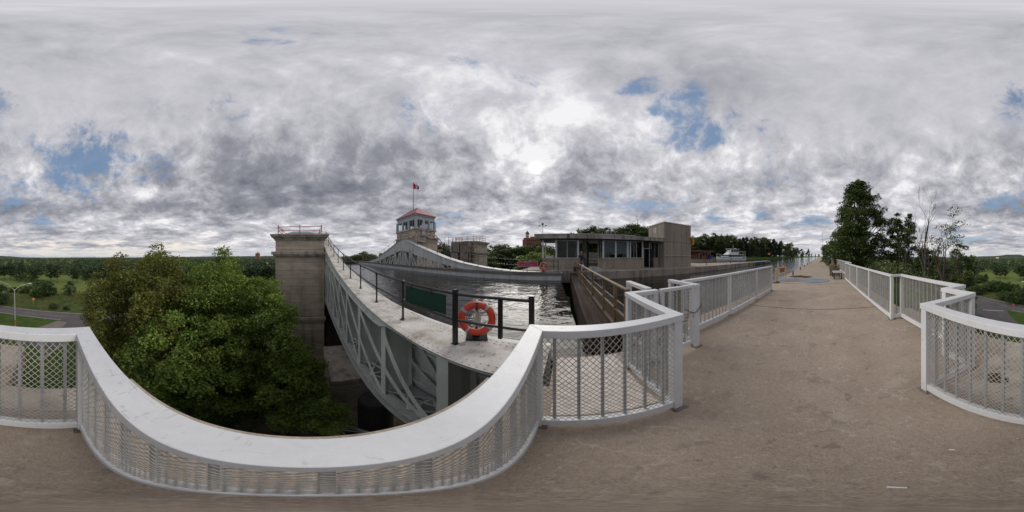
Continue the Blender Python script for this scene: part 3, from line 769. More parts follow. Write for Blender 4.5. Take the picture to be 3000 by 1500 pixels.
rr('far white railing continuing along the towpath behind the planter', (2.08,33.0), (2.08,11.4), side=1, inner_posts=tuple(1.9*i for i in range(1,11)), mw=.07, mh=.10, mt=.006)
rr('short stub of white railing linking the two towpath railings', (2.03,11.35), (1.72,11.35), side=-1, mesh=False, bars=.1)
# gate
g_ = thing('gate', 'small white gate with a chain and a white notice, by the gangway', 'gate', (-1.80,1.5,0))
mb = MB(); mb.beam((-1.805,1.20,1.13),(-1.805,1.80,1.13),.07,.045); mb.beam((-1.805,1.20,.62),(-1.805,1.80,.62),.05,.05); mb.beam((-1.805,1.20,.14),(-1.805,1.80,.14),.05,.06)
mb.beam((-1.805,1.225,.17),(-1.805,1.225,1.107),.05,.05); mb.beam((-1.805,1.775,.17),(-1.805,1.775,1.107),.05,.05)
mb.build('gate_frame', 'rail_white', g_, bevel=.003)
mb = MB(); diamond(mb, (-1.805,1.25), (-1.805,1.75), .17, 1.107, 0); mb.build('mesh_panel', 'mesh_metal', g_)
for y in (1.35,1.5,1.65):
    mb = MB(); mb.box(-1.832,-1.822,y-.01,y+.01,.171,1.107); mb.build('baluster', 'galvanised', g_)
for z in (.35,.9):
    mb = MB(); mb.lathe([(.016,z-.05),(.016,z+.05)], (-1.80,1.185,0), 10); mb.build('hinge', 'dark_steel', g_)
mb = MB()
for k in range(22):
    t = k/21; a = -.02-.36*t; 
    c = Vector((-1.765+.03*math.sin(t*PI), 1.60+.36*t, .80-.10*math.sin(t*PI)))
    mb.torus(c, .011, .0028, (1,0,0.2) if k % 2 else (0.2,0.3,1), n=10, m=5)
tag(mb.build('chain', 'dark_steel'), 'short steel chain looped round the gate post', 'chain')
s_ = thing('notice', 'white notice with black French lettering fixed to the small gate', 'sign', (-1.765,1.58,.6))
mb = MB(); mb.box(-1.776,-1.770,1.34,1.775,.55,.74); mb.build('sign_plate', 'sign_white', s_)
def text_mesh(name, body, size, loc, rot, mat, parent, ext=0.0008, align='CENTER', spacing=1.0):
    cu = bpy.data.curves.new(name, 'FONT'); cu.body = body; cu.size = size; cu.extrude = ext; cu.align_x = align; cu.align_y = 'CENTER'; cu.space_line = spacing
    o = bpy.data.objects.new(name, cu); C.objects.link(o)
    bpy.context.view_layer.update(); dg = bpy.context.evaluated_depsgraph_get()
    me = bpy.data.meshes.new_from_object(o.evaluated_get(dg)); bpy.data.objects.remove(o); bpy.data.curves.remove(cu)
    me.materials.clear(); me.materials.append(M[mat])
    n_ = bpy.data.objects.new(name, me); C.objects.link(n_); n_.parent = parent
    n_.location = Vector(loc)-wloc(parent) if parent else loc; n_.rotation_euler = rot
    return n_
text_mesh('lettering', 'Réservé au\npersonnel\nautorisé', .062, (-1.768,1.557,.645), (R(90),0,R(90)), 'ink', s_, spacing=.85)

# ------------------------------------------------------------------ the caisson: two trusses, tank, handrails
NP = [(-0.2,-0.09),(-1.77,-0.09),(-3.41,-0.07),(-5.03,0.0),(-6.76,0.17),(-8.51,0.40),(-10.29,0.68),(-12.23,1.07),(-14.36,1.56),(-16.31,2.10),(-18.34,2.74),(-20.2,3.45),(-21.0,3.75),(-21.7,3.84)]
FP = [(-0.2,0.12),(-3.15,0.18),(-5.37,0.28),(-7.3,0.45),(-10.4,0.90),(-12.78,1.45),(-15.9,2.42),(-19.44,3.56),(-20.6,4.02),(-21.2,4.18),(-21.7,4.24)]
def prof(tab, y):
    y = -21.7+abs(y+21.7) if True else y
    pts = [(p[0], p[1]) for p in tab]
    if y >= pts[0][0]: return pts[0][1]
    for (a, za), (b, zb) in zip(pts, pts[1:]):
        if b <= y <= a: 
            t = (y-a)/(b-a); return za+(zb-za)*t
    return pts[-1][1]
YE = -43.2
caisson = thing('lift_lock_caisson', 'long riveted grey steel lift caisson with curved trusses and handrails, full of water', 'lift lock caisson', (-8,-21.7,-3.5))
def truss(xo, xi, tab, mat, topmat, near):
    sg = 1 if xo > xi else -1                  # xo: outer plane, xi: plane nearest the water
    ysamp = np.concatenate([np.linspace(-0.25,-20.5,46), np.linspace(-20.8,-22.6,10), np.linspace(-22.9,YE,46)])
    dep = lambda z: 0.30+0.34*max(z,0)
    def depy(y, z):
        yy = -21.7+abs(y+21.7); return dep(z) if yy < -3.95 else (0.045 if yy > -3.3 else 0.045+(dep(z)-.045)*(-3.3-yy)/.65)
    web = MB()
    for x in (xo, xi):
        vs = []; n = len(ysamp)
        for y in ysamp:
            z = prof(tab, y)-0.016; zb = z-depy(y, z)
            for dx in (-.011, .011): vs += [(x+dx,y,z),(x+dx,y,zb)]
        fs = []
        for i in range(n-1):
            a = i*4; b_ = a+4
            fs += [(a,a+1,b_+1,b_),(a+2,b_+2,b_+3,a+3),(a+1,a+3,b_+3,b_+1),(a,b_,b_+2,a+2)]
        web.add(vs, fs)
        # flange angles along the lower edge of the web
        for i in range(n-1):
            z0 = prof(tab,ysamp[i])-.016; z1 = prof(tab,ysamp[i+1])-.016
            web.beam((x+.05*sg if x==xo else x-.05*sg,ysamp[i],z0-depy(ysamp[i],z0)),(x+.05*sg if x==xo else x-.05*sg,ysamp[i+1],z1-depy(ysamp[i+1],z1)),.075,.014)
    root = web.build('truss', mat, caisson)
    top = MB(); vs = []; x0 = xo+.10*sg; x1 = xi-.14*sg
    for y in ysamp:
        z = prof(tab, y); vs += [(x0,y,z),(x1,y,z),(x1,y,z-.014),(x0,y,z-.014)]
    fs = []
    for i in range(len(ysamp)-1):
        a = i*4; b_ = a+4
        for k in range(4): fs.append((a+k, a+(k+1)%4, b_+(k+1)%4, b_+k))
    fs += [(0,3,2,1), tuple((len(ysamp)-1)*4+k for k in range(4))]
    top.add(vs, fs)
    if near:                                    # rivet heads and splice plates
        rng = random.Random(5)
        y = -.5
        while y > -13:
            z = prof(tab,y)
            for x in (x0-.05*sg, x0-.16*sg, x1+.06*sg, x1+.17*sg): top.lathe([(.017,z-.002),(.013,z+.008),(.005,z+.012)], (x,y,0), 7)
            y -= .115
        for yc in (-4.2,-9.4,-14.5):
            for i in range(9):
                for j in range(6):
                    x = x0-.16*sg-(abs(x1-x0)-.32)*sg*(j+.5)/6; yy = yc+i*.085; z = prof(tab,yy)
                    top.lathe([(.017,z-.002),(.013,z+.008),(.005,z+.012)], (x,yy,0), 6)
    top.build('top_plate', topmat, root)
    zb = -3.42
    ks = [-1.7-2.0*k for k in range(0, 21)]
    for y in ks:
        mb = MB(); z = prof(tab,y)-.02; lo = zb+.3
        t = .24
        for x in (xo, xi):
            o_ = .012*sg*(1 if x == xo else -1)
            mb.box(x+o_, x+o_*2.4, y-t/2, y+t/2, lo, z-.03 if x == xo else z-.03)
        if near: mb.box(xo-.015*sg, xi+.015*sg, y-.012, y+.012, lo, z-.02)
        else:
            for q in range(3): mb.beam((xo,y,lo+.2+q*1.2),(xi,y,lo+1.1+q*1.2),.06,.012)
        if near and y > -9:
            for s in (-1,1):
                zz = lo
                while zz < z-.1:
                    mb.lathe([(.013,0),(.010,.008),(.004,.011)], (xo-.12*sg, y+.012*s, zz), 6, axis=(0,s,0)); zz += .11
        mb.build('vertical', mat, root)
    n = len(ks)
    if not near:
        for y in (-20.7,-21.2,-22.2,-22.7):
            mb = MB(); z = prof(tab,y)-.05
            for x in (xo,xi): mb.box(x+.012,x+.03,y-.10,y+.10,zb+.3,z)
            mb.build('vertical', mat, root)
        for y in (-1.7,): pass
    pairs = [(k+2, k) for k in range(0, 9)]+[(n-3-k, n-1-k) for k in range(0, 9)]+[(9,8),(11,12),(1,0),(19,20)]
    for a, b_ in pairs:
        mb = MB(); ya, yb = ks[a], ks[b_]; za = prof(tab,ya)-.25-dep(prof(tab,ya))*.6; zb2 = zb+.42
        for x in (xo+.030*sg, xi-.030*sg): mb.beam((x,ya,za),(x,yb,zb2), .012, .20, up=(0,0,1))
        mb.build('diagonal', mat, root)
    mb = MB(); x0 = xo+.14*sg; x1 = xi-.10*sg
    mb.box(x0, x1, YE, -.3, zb, zb+.03); mb.box(xo-.02*sg, xo+.02*sg, YE, -.3, zb+.03, zb+.42); mb.box(xi-.02, xi+.02, YE, -.3, zb+.03, zb+.42)
    mb.box(x0, xo-.16*sg, YE, -.3, zb+.42, zb+.44); mb.box(x1, xi+.16*sg, YE, -.3, zb+.42, zb+.44)
    if near:
        y = -.6
        while y > -12:
            for x in (xo+.09*sg, xo-.10*sg): mb.lathe([(.017,zb+.438),(.013,zb+.45),(.005,zb+.455)], (x,y,0), 6)
            for z in (zb+.10, zb+.34): mb.lathe([(.017,0),(.012,.012),(.005,.015)], (xo+.02*sg,y,z), 6, axis=(sg,0,0))
            y -= .12
    mb.build('bottom_chord', 'riveted' if near else mat, root)
    if near:
        mb = MB()
        for i in range(14):
            y = -.7-i*1.0; z = zb+.55
            mb.beam((xo-.02,y,z),(xi+.02,y-1.0,z),.045,.012); mb.beam((xi+.02,y,z),(xo-.02,y-1.0,z),.045,.012)
            if i % 2 == 0: mb.beam((xo-.02,y,z+.01),(xi+.02,y,z+.01),.05,.012)
        for y in ks[:7]:
            mb.beam((xo-.02,y,zb+.5),(xi+.02,y-.9,zb+1.25),.05,.012); mb.beam((xi+.02,y,zb+.5),(xo-.02,y-.9,zb+1.25),.05,.012)
        mb.build('lacing', mat, root)
    return root
truss(-1.84, -2.60, NP, 'truss_grey', 'chord_top', True)
truss(-14.86, -14.02, FP, 'truss_white', 'truss_white', False)
# tank walls
mb = MB(); mb.box(-2.90,-2.76,YE,-.3,-3.4,-.12)
for z in (-.55,-1.15,-1.85,-2.6):
    mb.box(-2.755,-2.66,YE,-.3,z,z+.012); mb.box(-2.672,-2.66,YE,-.3,z-.07,z)
    mb.beam((-2.752,-.3,z-.25),(-2.752,YE,z-.25),.004,.02)
mb.box(-2.90,-2.60,-.30,-.24,-3.4,-.12)
mb.build('tank_wall', 'truss_grey', caisson)
mb = MB(); mb.box(-13.78,-13.55,YE,-.3,-3.4,-.03)
tw = mb.build('tank_wall', 'truss_white', caisson)
mb = MB()
y = -.32
while y > YE:
    mb.box(-13.80,-13.47,max(y-3.6,YE),y-.015,-.028,.235); y -= 3.6
mb.build('rubbing_timber', 'grey_timber', tw)
mb = MB(); mb.box(-2.76,-2.68,YE,-.3,-.115,-.106); 
mb = MB(); mb.box(-13.55,-2.90,YE,-.3,-3.4,-3.3); mb.box(-13.55,-2.90,-.36,-.30,-3.3,-.60); mb.box(-13.55,-2.90,YE,YE+.1,-3.3,.10); mb.build('tank_floor', 'dark_steel', caisson)
mb = MB()
for y in ks if False else [-1.7-2*k for k in range(21)]: mb.box(-13.5,-2.9,y-.15,y+.15,-4.3,-3.45)
mb.box(-13.5,-2.9,-22.6,-20.8,-5.2,-4.31)
mb.each('cross_girder', 'truss_grey', caisson)
def handrail(x, tab, near, xoff_end):
    Ys = [-3.41,-5.03,-6.76,-8.51,-10.29,-12.23,-14.36,-16.31,-18.34,-20.52]; Ys = Ys+[-43.4-y for y in Ys[::-1]]
    root = MB(); pts = []; 
    ends = [-.48 if near else -.60, -1.77 if near else -2.05]
    def xx(y): return x+(xoff_end if y > -1.2 else 0)
    full = [ends[0], -1.0 if not near else -.97, ends[1]]+Ys+[-41.6]
    line = [(xx(y), y, prof(tab,y)+1.02) for y in full]
    fine_ = []
    for a, b_ in zip(line, line[1:]):
        n = 4
        for i in range(n):
            t = i/n; y = a[1]+(b_[1]-a[1])*t; fine_.append((a[0]+(b_[0]-a[0])*t, y, prof(tab,y)+1.02))
    fine_.append(line[-1])
    r_ = .029 if near else .026
    root.tube(fine_, r_, 8); root.tube([(p[0],p[1],p[2]-.50) for p in fine_], r_*.9, 8)
    hr = root.build('handrail', 'black_pipe', caisson, smooth=True)
    for y in Ys:
        z = prof(tab,y); mb = MB()
        mb.lathe([(.075,.0),(.075,.014),(.045,.03),(.032,.06),(.027,.07),(.027,.46),(.042,.48),(.042,.56),(.027,.58),(.025,.95),(.045,.98),(.045,1.04),(.03,1.06),(.01,1.075)], (x,y,z), 10)
        mb.build('post', 'black_pipe', hr)
    for y in ends:
        z = prof(tab,y); mb = MB(); w_ = .036
        mb.box(xx(y)-w_,xx(y)+w_,y-w_,y+w_,z,z+1.10); mb.box(xx(y)-.06,xx(y)+.06,y-.06,y+.06,z,z+.01)
        mb.build('post', 'black_pipe', hr)
    y = full[1]; z = prof(tab,y); mb = MB(); mb.box(xx(y)-.03,xx(y)+.03,y-.03,y+.03,z+.30,z+1.0)
    for zz in (z+.72, z+.33): mb.torus((xx(y)-.05,y,zz), .11, .014, (0,0,1), n=24, m=6)
    mb.build('ring_bracket', 'black_pipe', hr)
handrail(-2.22, NP, True, -.10)
handrail(-14.45, FP, False, 0)

# life rings on stands, sign boards on the handrails
def life_ring(c, ax, label, sc_, base, zdeck, grp, rope_side=1):
    root = thing('life_ring', label, 'life ring', c, grp); c = Vector(c); ax = Vector(ax).normalized()
    mb = MB(); mb.torus(c, .27*sc_, .066*sc_, ax, n=56, m=16); rg = mb.build('ring', 'ring_red', root, smooth=True)
    for k in range(4):
        a = R(38+90*k); mb = MB(); mb.torus(c, .27*sc_, .0685*sc_, ax, a-.085, a+.085, n=6, m=18); mb.build('reflective_band', 'band_grey', rg, smooth=True)
    u = ax.cross(Vector((0,0,1))).normalized(); w_ = Vector((0,0,1))
    mb = MB()
    for k in range(4):                          # grab line round the rim
        a0 = R(38+90*k); pts = []
        for i in range(9):
            a = a0+.14+(R(90)-.28)*i/8; rr_ = (.335+.02*math.sin(PI*i/8))*sc_; pts.append(c+u*math.cos(a)*rr_+w_*math.sin(a)*rr_)
        mb.tube(pts, .006*sc_, 6)
    rng = random.Random(4)
    for k in range(9):                          # coiled throwing line
        s = rng.uniform(-.07,.05); wd = rng.uniform(.02,.055); ln = rng.uniform(.24,.36); pts = []
        for i in range(17):
            a = 2*PI*i/16; pts.append(c+u*(s*.4+wd*math.sin(a)+s*.5*(1-math.cos(a))*.5)+w_*(.19-(1-math.cos(a))*ln/2)*sc_-w_*0.0+ax*(.05+rng.uniform(-.008,.008)))
        mb.tube(pts, .0055, 5, cap=False)
    for s in (-.02,.03): mb.tube([c+u*s+w_*-.08+ax*.05, c+u*(s+.01)-w_*.22+ax*.06, c+u*(s+.03)-w_*.30+ax*.05], .0055, 5)
    mb.build('rope', 'rope_white', root)
    st = thing('life_ring_stand', 'black stand with a square foot under the '+('near' if base else 'far')+' life ring', 'stand', (c.x-ax.x*.1, c.y-ax.y*.1, zdeck), 'life ring stands')
    p = c-ax*.10; d = ax; 
    mb = MB(); e = Vector((d.x,d.y,0)).normalized(); f_ = Vector((-e.y,e.x,0)); s = .20
    q = [p+e*(i*s)+f_*(j*s) for i, j in ((-1,-1),(1,-1),(1,1),(-1,1))]
    mb.prism([(v_.x,v_.y) for v_ in q], zdeck+.012, zdeck+.034); mb.build('foot', 'black_rubber', st, bevel=.004)
    mb = MB(); mb.lathe([(.07,zdeck+.035),(.07,zdeck+.10),(.034,zdeck+.12),(.034,c.z+.36)], (p.x,p.y,0), 14); mb.build('stem', 'black_pipe', st)
    mb = MB(); tz = c.z+.27*sc_; mb.box(-.001,.001,-.001,.001,tz,tz+.001)
    mb = MB(); a_ = p+Vector((0,0,.36+c.z-p.z)); b_ = Vector((c.x+ax.x*.075,c.y+ax.y*.075,c.z+.35)); mb.beam(a_, b_, .045, .03); mb.beam(b_, b_-Vector((0,0,.17)), .012, .05, up=(ax.x,ax.y,0)); mb.build('hook', 'black_pipe', st)
v_ = Vector((2.58,1.54,0)).normalized()
life_ring((-2.60,-1.56,0.37), (v_.x,v_.y,.10), 'near orange-red life ring with grey bands and a white coiled rope on the caisson', 1.06, True, -.09, 'life rings')
life_ring((-14.25,-1.88,0.66), (1,.1,.0), 'distant orange-red life ring on the far side of the water, in front of the booth', 1.12, False, .155, 'life rings')
sgn = thing('sign_board', 'blank dark green sign board, seen from behind, under the near handrail', 'sign', (-2.26,-2.7,.45))
mb = MB(); mb.box(-2.268,-2.256,-3.33,-2.02,.46,.865); mb.build('board', 'green_sign', sgn, bevel=.003)
mb = MB()
for y in (-3.1,-2.4):
    mb.box(-2.256,-2.235,y-.012,y+.012,.80,.95); mb.box(-2.256,-2.235,y-.012,y+.012,.44,.50)
mb.each('clamp', 'dark_steel', sgn)
sgn = thing('sign_board', 'pink sign board with a pale border on the far handrail', 'sign', (-14.36,-3.4,.6))
mb = MB(); mb.box(-14.40,-14.38,-4.28,-2.40,.62,1.12); mb.build('board', 'sign_pink', sgn)
mb = MB(); x = -14.379
for a, b_, c, d in ((-4.26,-2.42,1.08,1.11),(-4.26,-2.42,.63,.66),(-4.26,-4.23,.66,1.08),(-2.45,-2.42,.66,1.08)): mb.box(x,x+.004,a,b_,c,d)
mb.build('border', 'sign_pale', sgn)
mb = MB(); rng = random.Random(8)
for z, n, h_, w_ in ((.96,7,.07,.045),(.80,17,.045,.035)):
    for i in range(n):
        y = -3.35+(i-n/2)*w_*1.9; mb.box(x,x+.004,y,y+w_,z,z+h_*rng.uniform(.6,1))
mb.build('lettering', 'sign_pale', sgn)
sgn = thing('red_marker_sign', 'small red marker board at the far downstream end of the caisson', 'sign', (-14.3,-41.5,.1))
mb = MB(); mb.box(-14.35,-14.31,-41.8,-41.2,.5,1.9); mb.build('board', 'sign_red', sgn); mb = MB(); mb.box(-14.4,-14.352,-41.55,-41.45,.15,1.9); mb.build('stake', 'dark_steel', sgn)
mb = MB(); mb.box(-14.8,-2.2,-43.9,-43.3,-3.5,.18); mb.box(-14.8,-14.1,-43.3,-42.9,-3,.3)
tag(mb.build('downstream_gate', 'old_concrete'), 'low dark gate closing the far downstream end of the water chamber', 'lock gate')

# gate beam and gangway over the canal
mb = MB(); mb.box(-14.10,-2.78,.44,.50,-.9,.16); mb.box(-14.10,-2.78,.505,1.02,-.9,.10)
for y in (.60,.80,.93): mb.box(-14.05,-2.80,y,y+.025,.102,.118)
tag(mb.build('gate_beam', 'wet_timber'), 'wet dark timber gate beam spanning the canal next to the gangway', 'lock gate')
mb = MB(); mb.box(-14.10,-2.78,-.12,.40,-3.6,-2.0); struct(mb.build('gate_sill', 'old_concrete'))
gw = thing('gangway', 'rusty brown steel gangway railing with mesh panels crossing the canal', 'gangway', (-8.4,1.4,-.05))
mb = MB(); mb.box(-14.3,-2.55,1.06,1.12,-.12,.02); mb.box(-14.3,-2.55,1.76,1.82,-.12,.02); mb.build('beam', 'brown_steel', gw)
mb = MB()
x = -14.25
while x < -2.6:
    mb.box(x,x+.008,1.12,1.76,-.01,.015); x += .05
for i in range(7): mb.box(-14.25,-2.6,1.15+i*.095,1.155+i*.095,-.012,.012)
mb.build('grating', 'dark_steel', gw)
XS = [-2.55,-3.15,-4.15,-5.9,-7.7,-8.55,-10.3,-12.1,-13.9]
hr = MB(); hr.beam((-2.46,1.0,1.03),(-14.0,1.0,1.03),.075,.035); hr = hr.build('top_rail', 'brown_steel', gw, bevel=.004)
for x in XS:
    mb = MB(); mb.box(x-.035,x+.035,.975,1.03,-.10,1.01); mb.build('post', 'brown_steel', gw)
mb = MB(); mb.beam((-2.60,1.0,.50),(-13.9,1.0,.50),.045,.04); mb.beam((-2.60,1.0,.10),(-13.9,1.0,.10),.045,.05); mb.build('mid_rail', 'brown_steel', gw)
mb = MB(); diamond(mb, (-2.6,1.0), (-13.9,1.0), .13, .48, 0, .06, .06, .007); mb.build('mesh_panel', 'brown_steel', gw)
mb = MB(); mb.box(-14.6,-14.2,.75,1.30,.24,.62); mb.box(-14.55,-14.25,.9,1.1,.62,.66)
mb.tube([(-14.4,.85,.6),(-14.4,.85,.95),(-14.4,1.0,1.05)], .03, 8)
tag(mb.build('winch', 'dark_steel'), 'dark gate winch at the booth end of the gangway', 'winch')
bx = MB(); bx.box(-14.0,-13.75,2.3,2.75,-.10,.62); bx.box(-14.02,-13.73,2.28,2.77,.62,.65); tag(bx.build('utility_box', 'band_grey'), 'pale grey metal box on the quay edge below the man', 'box')

# ------------------------------------------------------------------ stone towers
def tower(label, x0, x1, y0, y1, zt, trims, mats=('tower_concrete','tower_trim'), zbot=Z0-.3, grp=None):
    root = thing('lift_tower', label, 'tower', ((x0+x1)/2,(y0+y1)/2,zbot), grp)
    mb = MB(); mb.box(x0,x1,y0,y1,zbot,zt-.55); 
    body = mb.build('shaft', mats[0], root)
    mb = MB()                                   # raised panels between corner pilasters
    for (a, b_) in trims['panels']:
        f = .06
        mb.box(x0+.35,x1-.35,y1,y1+f,a,b_); mb.box(x0-f,x0,y0+.35,y1-.35,a,b_); mb.box(x1,x1+f,y0+.35,y1-.35,a,b_)
    mb.each('panel', mats[0], root)
    for (z, h_, o_) in trims['bands']:
        mb = MB(); mb.box(x0-o_,x1+o_,y0-o_,y1+o_,z,z+h_); mb.box(x0-o_*.6,x1+o_*.6,y0-o_*.6,y1+o_*.6,z-h_*.55,z-.001); mb.build('string_course', mats[1], root, bevel=.03)
    mb = MB(); 
    for o_, a, b_ in ((.10,zt-.75,zt-.56),(.24,zt-.555,zt-.38),(.42,zt-.375,zt-.22),(.52,zt-.215,zt)): mb.box(x0-o_,x1+o_,y0-o_,y1+o_,a,b_)
    mb.build('cornice', mats[1], root, bevel=.02)
    return root
def rail_box(root, x0, x1, y0, y1, z, h_, mat, n=(2,2)):
    hr = MB()
    for zz in (z+h_, z+h_*.52):
        for a, b_ in (((x0,y0),(x1,y0)),((x1,y0),(x1,y1)),((x1,y1),(x0,y1)),((x0,y1),(x0,y0))): hr.tube([(a[0],a[1],zz),(b_[0],b_[1],zz)], .035, 6)
    hr = hr.build('roof_railing', mat, root)
    pts = set()
    for i in range(n[0]+1):
        for y in (y0,y1): pts.add((x0+(x1-x0)*i/n[0], y))
    for i in range(n[1]+1):
        for x in (x0,x1): pts.add((x, y0+(y1-y0)*i/n[1]))
    for p in sorted(pts):
        mb = MB(); mb.lathe([(.06,z),(.06,z+.1),(.045,z+.12),(.045,z+h_+.1),(.07,z+h_+.12),(.05,z+h_+.2)], (p[0],p[1],0), 8); mb.build('post', mat, hr)
t1 = tower('square stone tower with a red roof railing beside the near truss', -1.72, 3.78, -25.6, -18.2, 4.08, dict(panels=[(2.35,3.25),(-5.4,1.25)], bands=[(1.75,.36,.42),(-5.95,.38,.16)]))
rail_box(t1, -1.45, 3.55, -25.2, -18.7, 4.08, .95, 'rail_red')
mb = MB(); zz = 4.09
mb.add([(-1.2,-25,zz),(3.3,-25,zz),(3.3,-18.95,zz),(-1.2,-18.95,zz),(.1,-23.5,zz+.62),(2.0,-23.5,zz+.62),(2.0,-20.4,zz+.62),(.1,-20.4,zz+.62)], [(0,3,2,1),(4,5,6,7),(0,1,5,4),(1,2,6,5),(2,3,7,6),(3,0,4,7)])
mb.build('roof', 'roof_metal', t1)

# control tower
t2 = thing('control_tower', 'tall stone tower with a pale blue glazed cabin and red hipped roof', 'tower', (-17.5,-22.6,Z0))
mb = MB(); mb.box(-20.2,-15.25,-26.2,-19.2,Z0,2.6); mb.box(-19.9,-15.3,-25.9,-19.7,2.6,4.6); mb.box(-19.6,-15.45,-25.8,-20.0,4.6,5.75); mb.build('shaft', 'tower_concrete', t2)
mb = MB(); mb.box(-19.75,-15.27,-25.95,-19.85,5.75,5.98); mb.box(-20.1,-15.2,-26.1,-19.4,4.45,4.62); mb.box(-20.3,-15.2,-26.3,-18.9,2.4,2.66)
mb.box(-16.6,-15.24,-20.2,-18.95,3.7,4.6); mb.box(-16.9,-15.22,-20.3,-18.7,4.62,4.8); mb.build('cornice', 'tower_trim', t2, bevel=.03)
cx0, cx1, cy0, cy1 = -19.5, -15.5, -25.7, -20.1; zs, ze = 5.98, 7.55
mb = MB(); mb.box(cx0,cx1,cy0,cy1,ze,8.25); mb.box(cx0-.07,cx1+.07,cy0-.07,cy1+.07,ze-.08,ze+.08); mb.box(cx0-.1,cx1+.1,cy0-.1,cy1+.1,8.1,8.3)
cb = mb.build('cabin_frieze', 'cabin_blue', t2)
posts_ = [(cx1,cy1),(cx0,cy1),(cx1,cy0),(cx0,cy0),(cx1,-22.0),(cx1,-23.8),(cx0,-22.9),(-17.0,cy1),(-18.2,cy1),(-17.5,cy0),(cx0,-24.3),(cx0,-21.5)]
for (x, y) in posts_:
    mb = MB(); mb.box(x-.17,x+.17,y-.17,y+.17,zs,ze-.081); mb.build('pier', 'cabin_blue', t2)
def pane(root, p0, p1, z0, z1, t=.02, frame=.05, glassm='window_glass', fm='frame_white', mull=0):
    p0 = Vector(p0); p1 = Vector(p1); d = (p1-p0).normalized(); n_ = Vector((-d.y,d.x)); L = (p1-p0).length
    fr = MB()
    def bar(a, b_, za, zb, th):
        A = p0+d*a; B = p0+d*b_; q = [A-n_*th/2, B-n_*th/2, B+n_*th/2, A+n_*th/2]; fr.prism([tuple(v) for v in q], za, zb)
    bar(0,L,z0,z0+frame,.06); bar(0,L,z1-frame,z1,.06); bar(0,frame,z0+frame,z1-frame,.06); bar(L-frame,L,z0+frame,z1-frame,.06)
    for i in range(mull): 
        s = L*(i+1)/(mull+1); bar(s-frame*.4,s+frame*.4,z0+frame,z1-frame,.05)
    w_ = fr.build('window', fm, root)
    gl = MB(); A = p0+d*frame; B = p1-d*frame; gl.add([(A.x,A.y,z0+frame),(B.x,B.y,z0+frame),(B.x,B.y,z1-frame),(A.x,A.y,z1-frame)], [(0,1,2,3)]); gl.build('pane', glassm, w_)
for a, b_ in (((cx1,cy1),(cx1,-22.0)),((cx1,-22.0),(cx1,-23.8)),((cx1,-23.8),(cx1,cy0)),((cx1,cy1),(-17.0,cy1)),((-17.0,cy1),(-18.2,cy1)),((-18.2,cy1),(cx0,cy1)),((cx0,cy1),(cx0,-22.9)),((cx0,-22.9),(cx0,cy0)),((cx0,cy0),(-17.5,cy0)),((-17.5,cy0),(cx1,cy0))):
    A = Vector(a); B = Vector(b_); d = (B-A).normalized(); pane(t2, A+d*.17, B-d*.17, zs+.05, ze-.09, mull=1, glassm='cabin_glass', fm='cabin_blue')
mb = MB(); mb.box(cx0+.2,cx1-.2,cy0+.2,cy1-.2,zs-.02,zs+.04); mb.box(cx0+.2,cx1-.2,cy0+.2,cy1-.2,ze-.12,ze-.1); mb.build('cabin_floor', 'dark_room', t2)
zr = 8.3; ex = .22
mb = MB(); A = [(cx0-ex,cy0-ex,zr),(cx1+ex,cy0-ex,zr),(cx1+ex,cy1+ex,zr),(cx0-ex,cy1+ex,zr)]; A2 = [(x,y,z+.14) for x,y,z in A]
mb.add(A+A2+[(-17.5,-23.6,10.25),(-17.5,-22.2,10.25)], [(0,3,2,1),(0,1,5,4),(1,2,6,5),(2,3,7,6),(3,0,4,7),(4,5,8),(5,6,9,8),(6,7,9),(7,4,8,9)])
mb.build('roof', 'roof_red', t2)
mb = MB(); mb.box(-17.3,-16.55,-20.02,-19.9,4.85,6.9); mb.build('door', 'frame_white', t2)
mb = MB(); mb.box(-17.5,-15.35,-20.0,-18.7,4.80,4.84); mb.build('landing', 'dark_steel', t2)
mb = MB()
for a, b_ in (((-17.45,-18.75),(-15.4,-18.75)),((-15.4,-18.75),(-15.4,-19.9)),((-17.45,-18.75),(-17.45,-19.9))):
    for z in (5.35,5.85): mb.tube([(*a,z),(*b_,z)], .022, 6)
    for p in (a, b_): mb.tube([(*p,4.84),(*p,5.85)], .025, 6)
mb.tube([(-17.8,-18.8,4.8),(-20.8,-18.2,2.5)], .06, 6); mb.tube([(-17.8,-18.1,4.8),(-20.8,-17.8,2.5)], .06, 6)
for i in range(8):
    t = i/7; mb.beam((-17.8-3*t,-18.8+.6*t,4.8-2.3*t),(-17.8-3*t,-18.1+.3*t,4.8-2.3*t), .2, .03)
mb.build('stair_railing', 'dark_steel', t2)
cat_ = thing('catwalk', 'dark steel catwalk on thin posts between the control tower and the far tower', 'catwalk', (-23,-19,2.3))
mb = MB(); mb.box(-30.9,-20.4,-19.3,-18.3,2.25,2.35); mb.build('deck', 'dark_steel', cat_)
mb = MB()
for i in range(8):
    x = -30.8+10.2*i/7
    for y in (-19.3,-18.3): mb.tube([(x,y,2.35),(x,y,3.4)], .028, 6)
for y in (-19.3,-18.3):
    for z in (2.9,3.4): mb.tube([(-30.8,y,z),(-20.5,y,z)], .024, 6)
for x, h_ in ((-21.2,4.9),(-22.3,4.6),(-23.4,4.9)):
    for y in (-19.2,-18.4): mb.tube([(x,y,2.35),(x,y,h_)], .03, 6)
for z in (4.2,4.85): mb.tube([(-21.0,-18.4,z),(-23.6,-18.4,z)], .024, 6)
mb.build('railing', 'dark_steel', cat_)
mb = MB(); 
for x in (-28,-24.5,-21): mb.tube([(x,-18.8,2.25),(x,-18.8,Z0)], .12, 8)
mb.build('pole', 'dark_steel', cat_)
fl = thing('flagpole', 'thin dark flagpole rising from the red roof of the control tower', 'flagpole', (-17.35,-23.3,9.6))
pz = 15.6; fx, fy = -17.35, -23.25
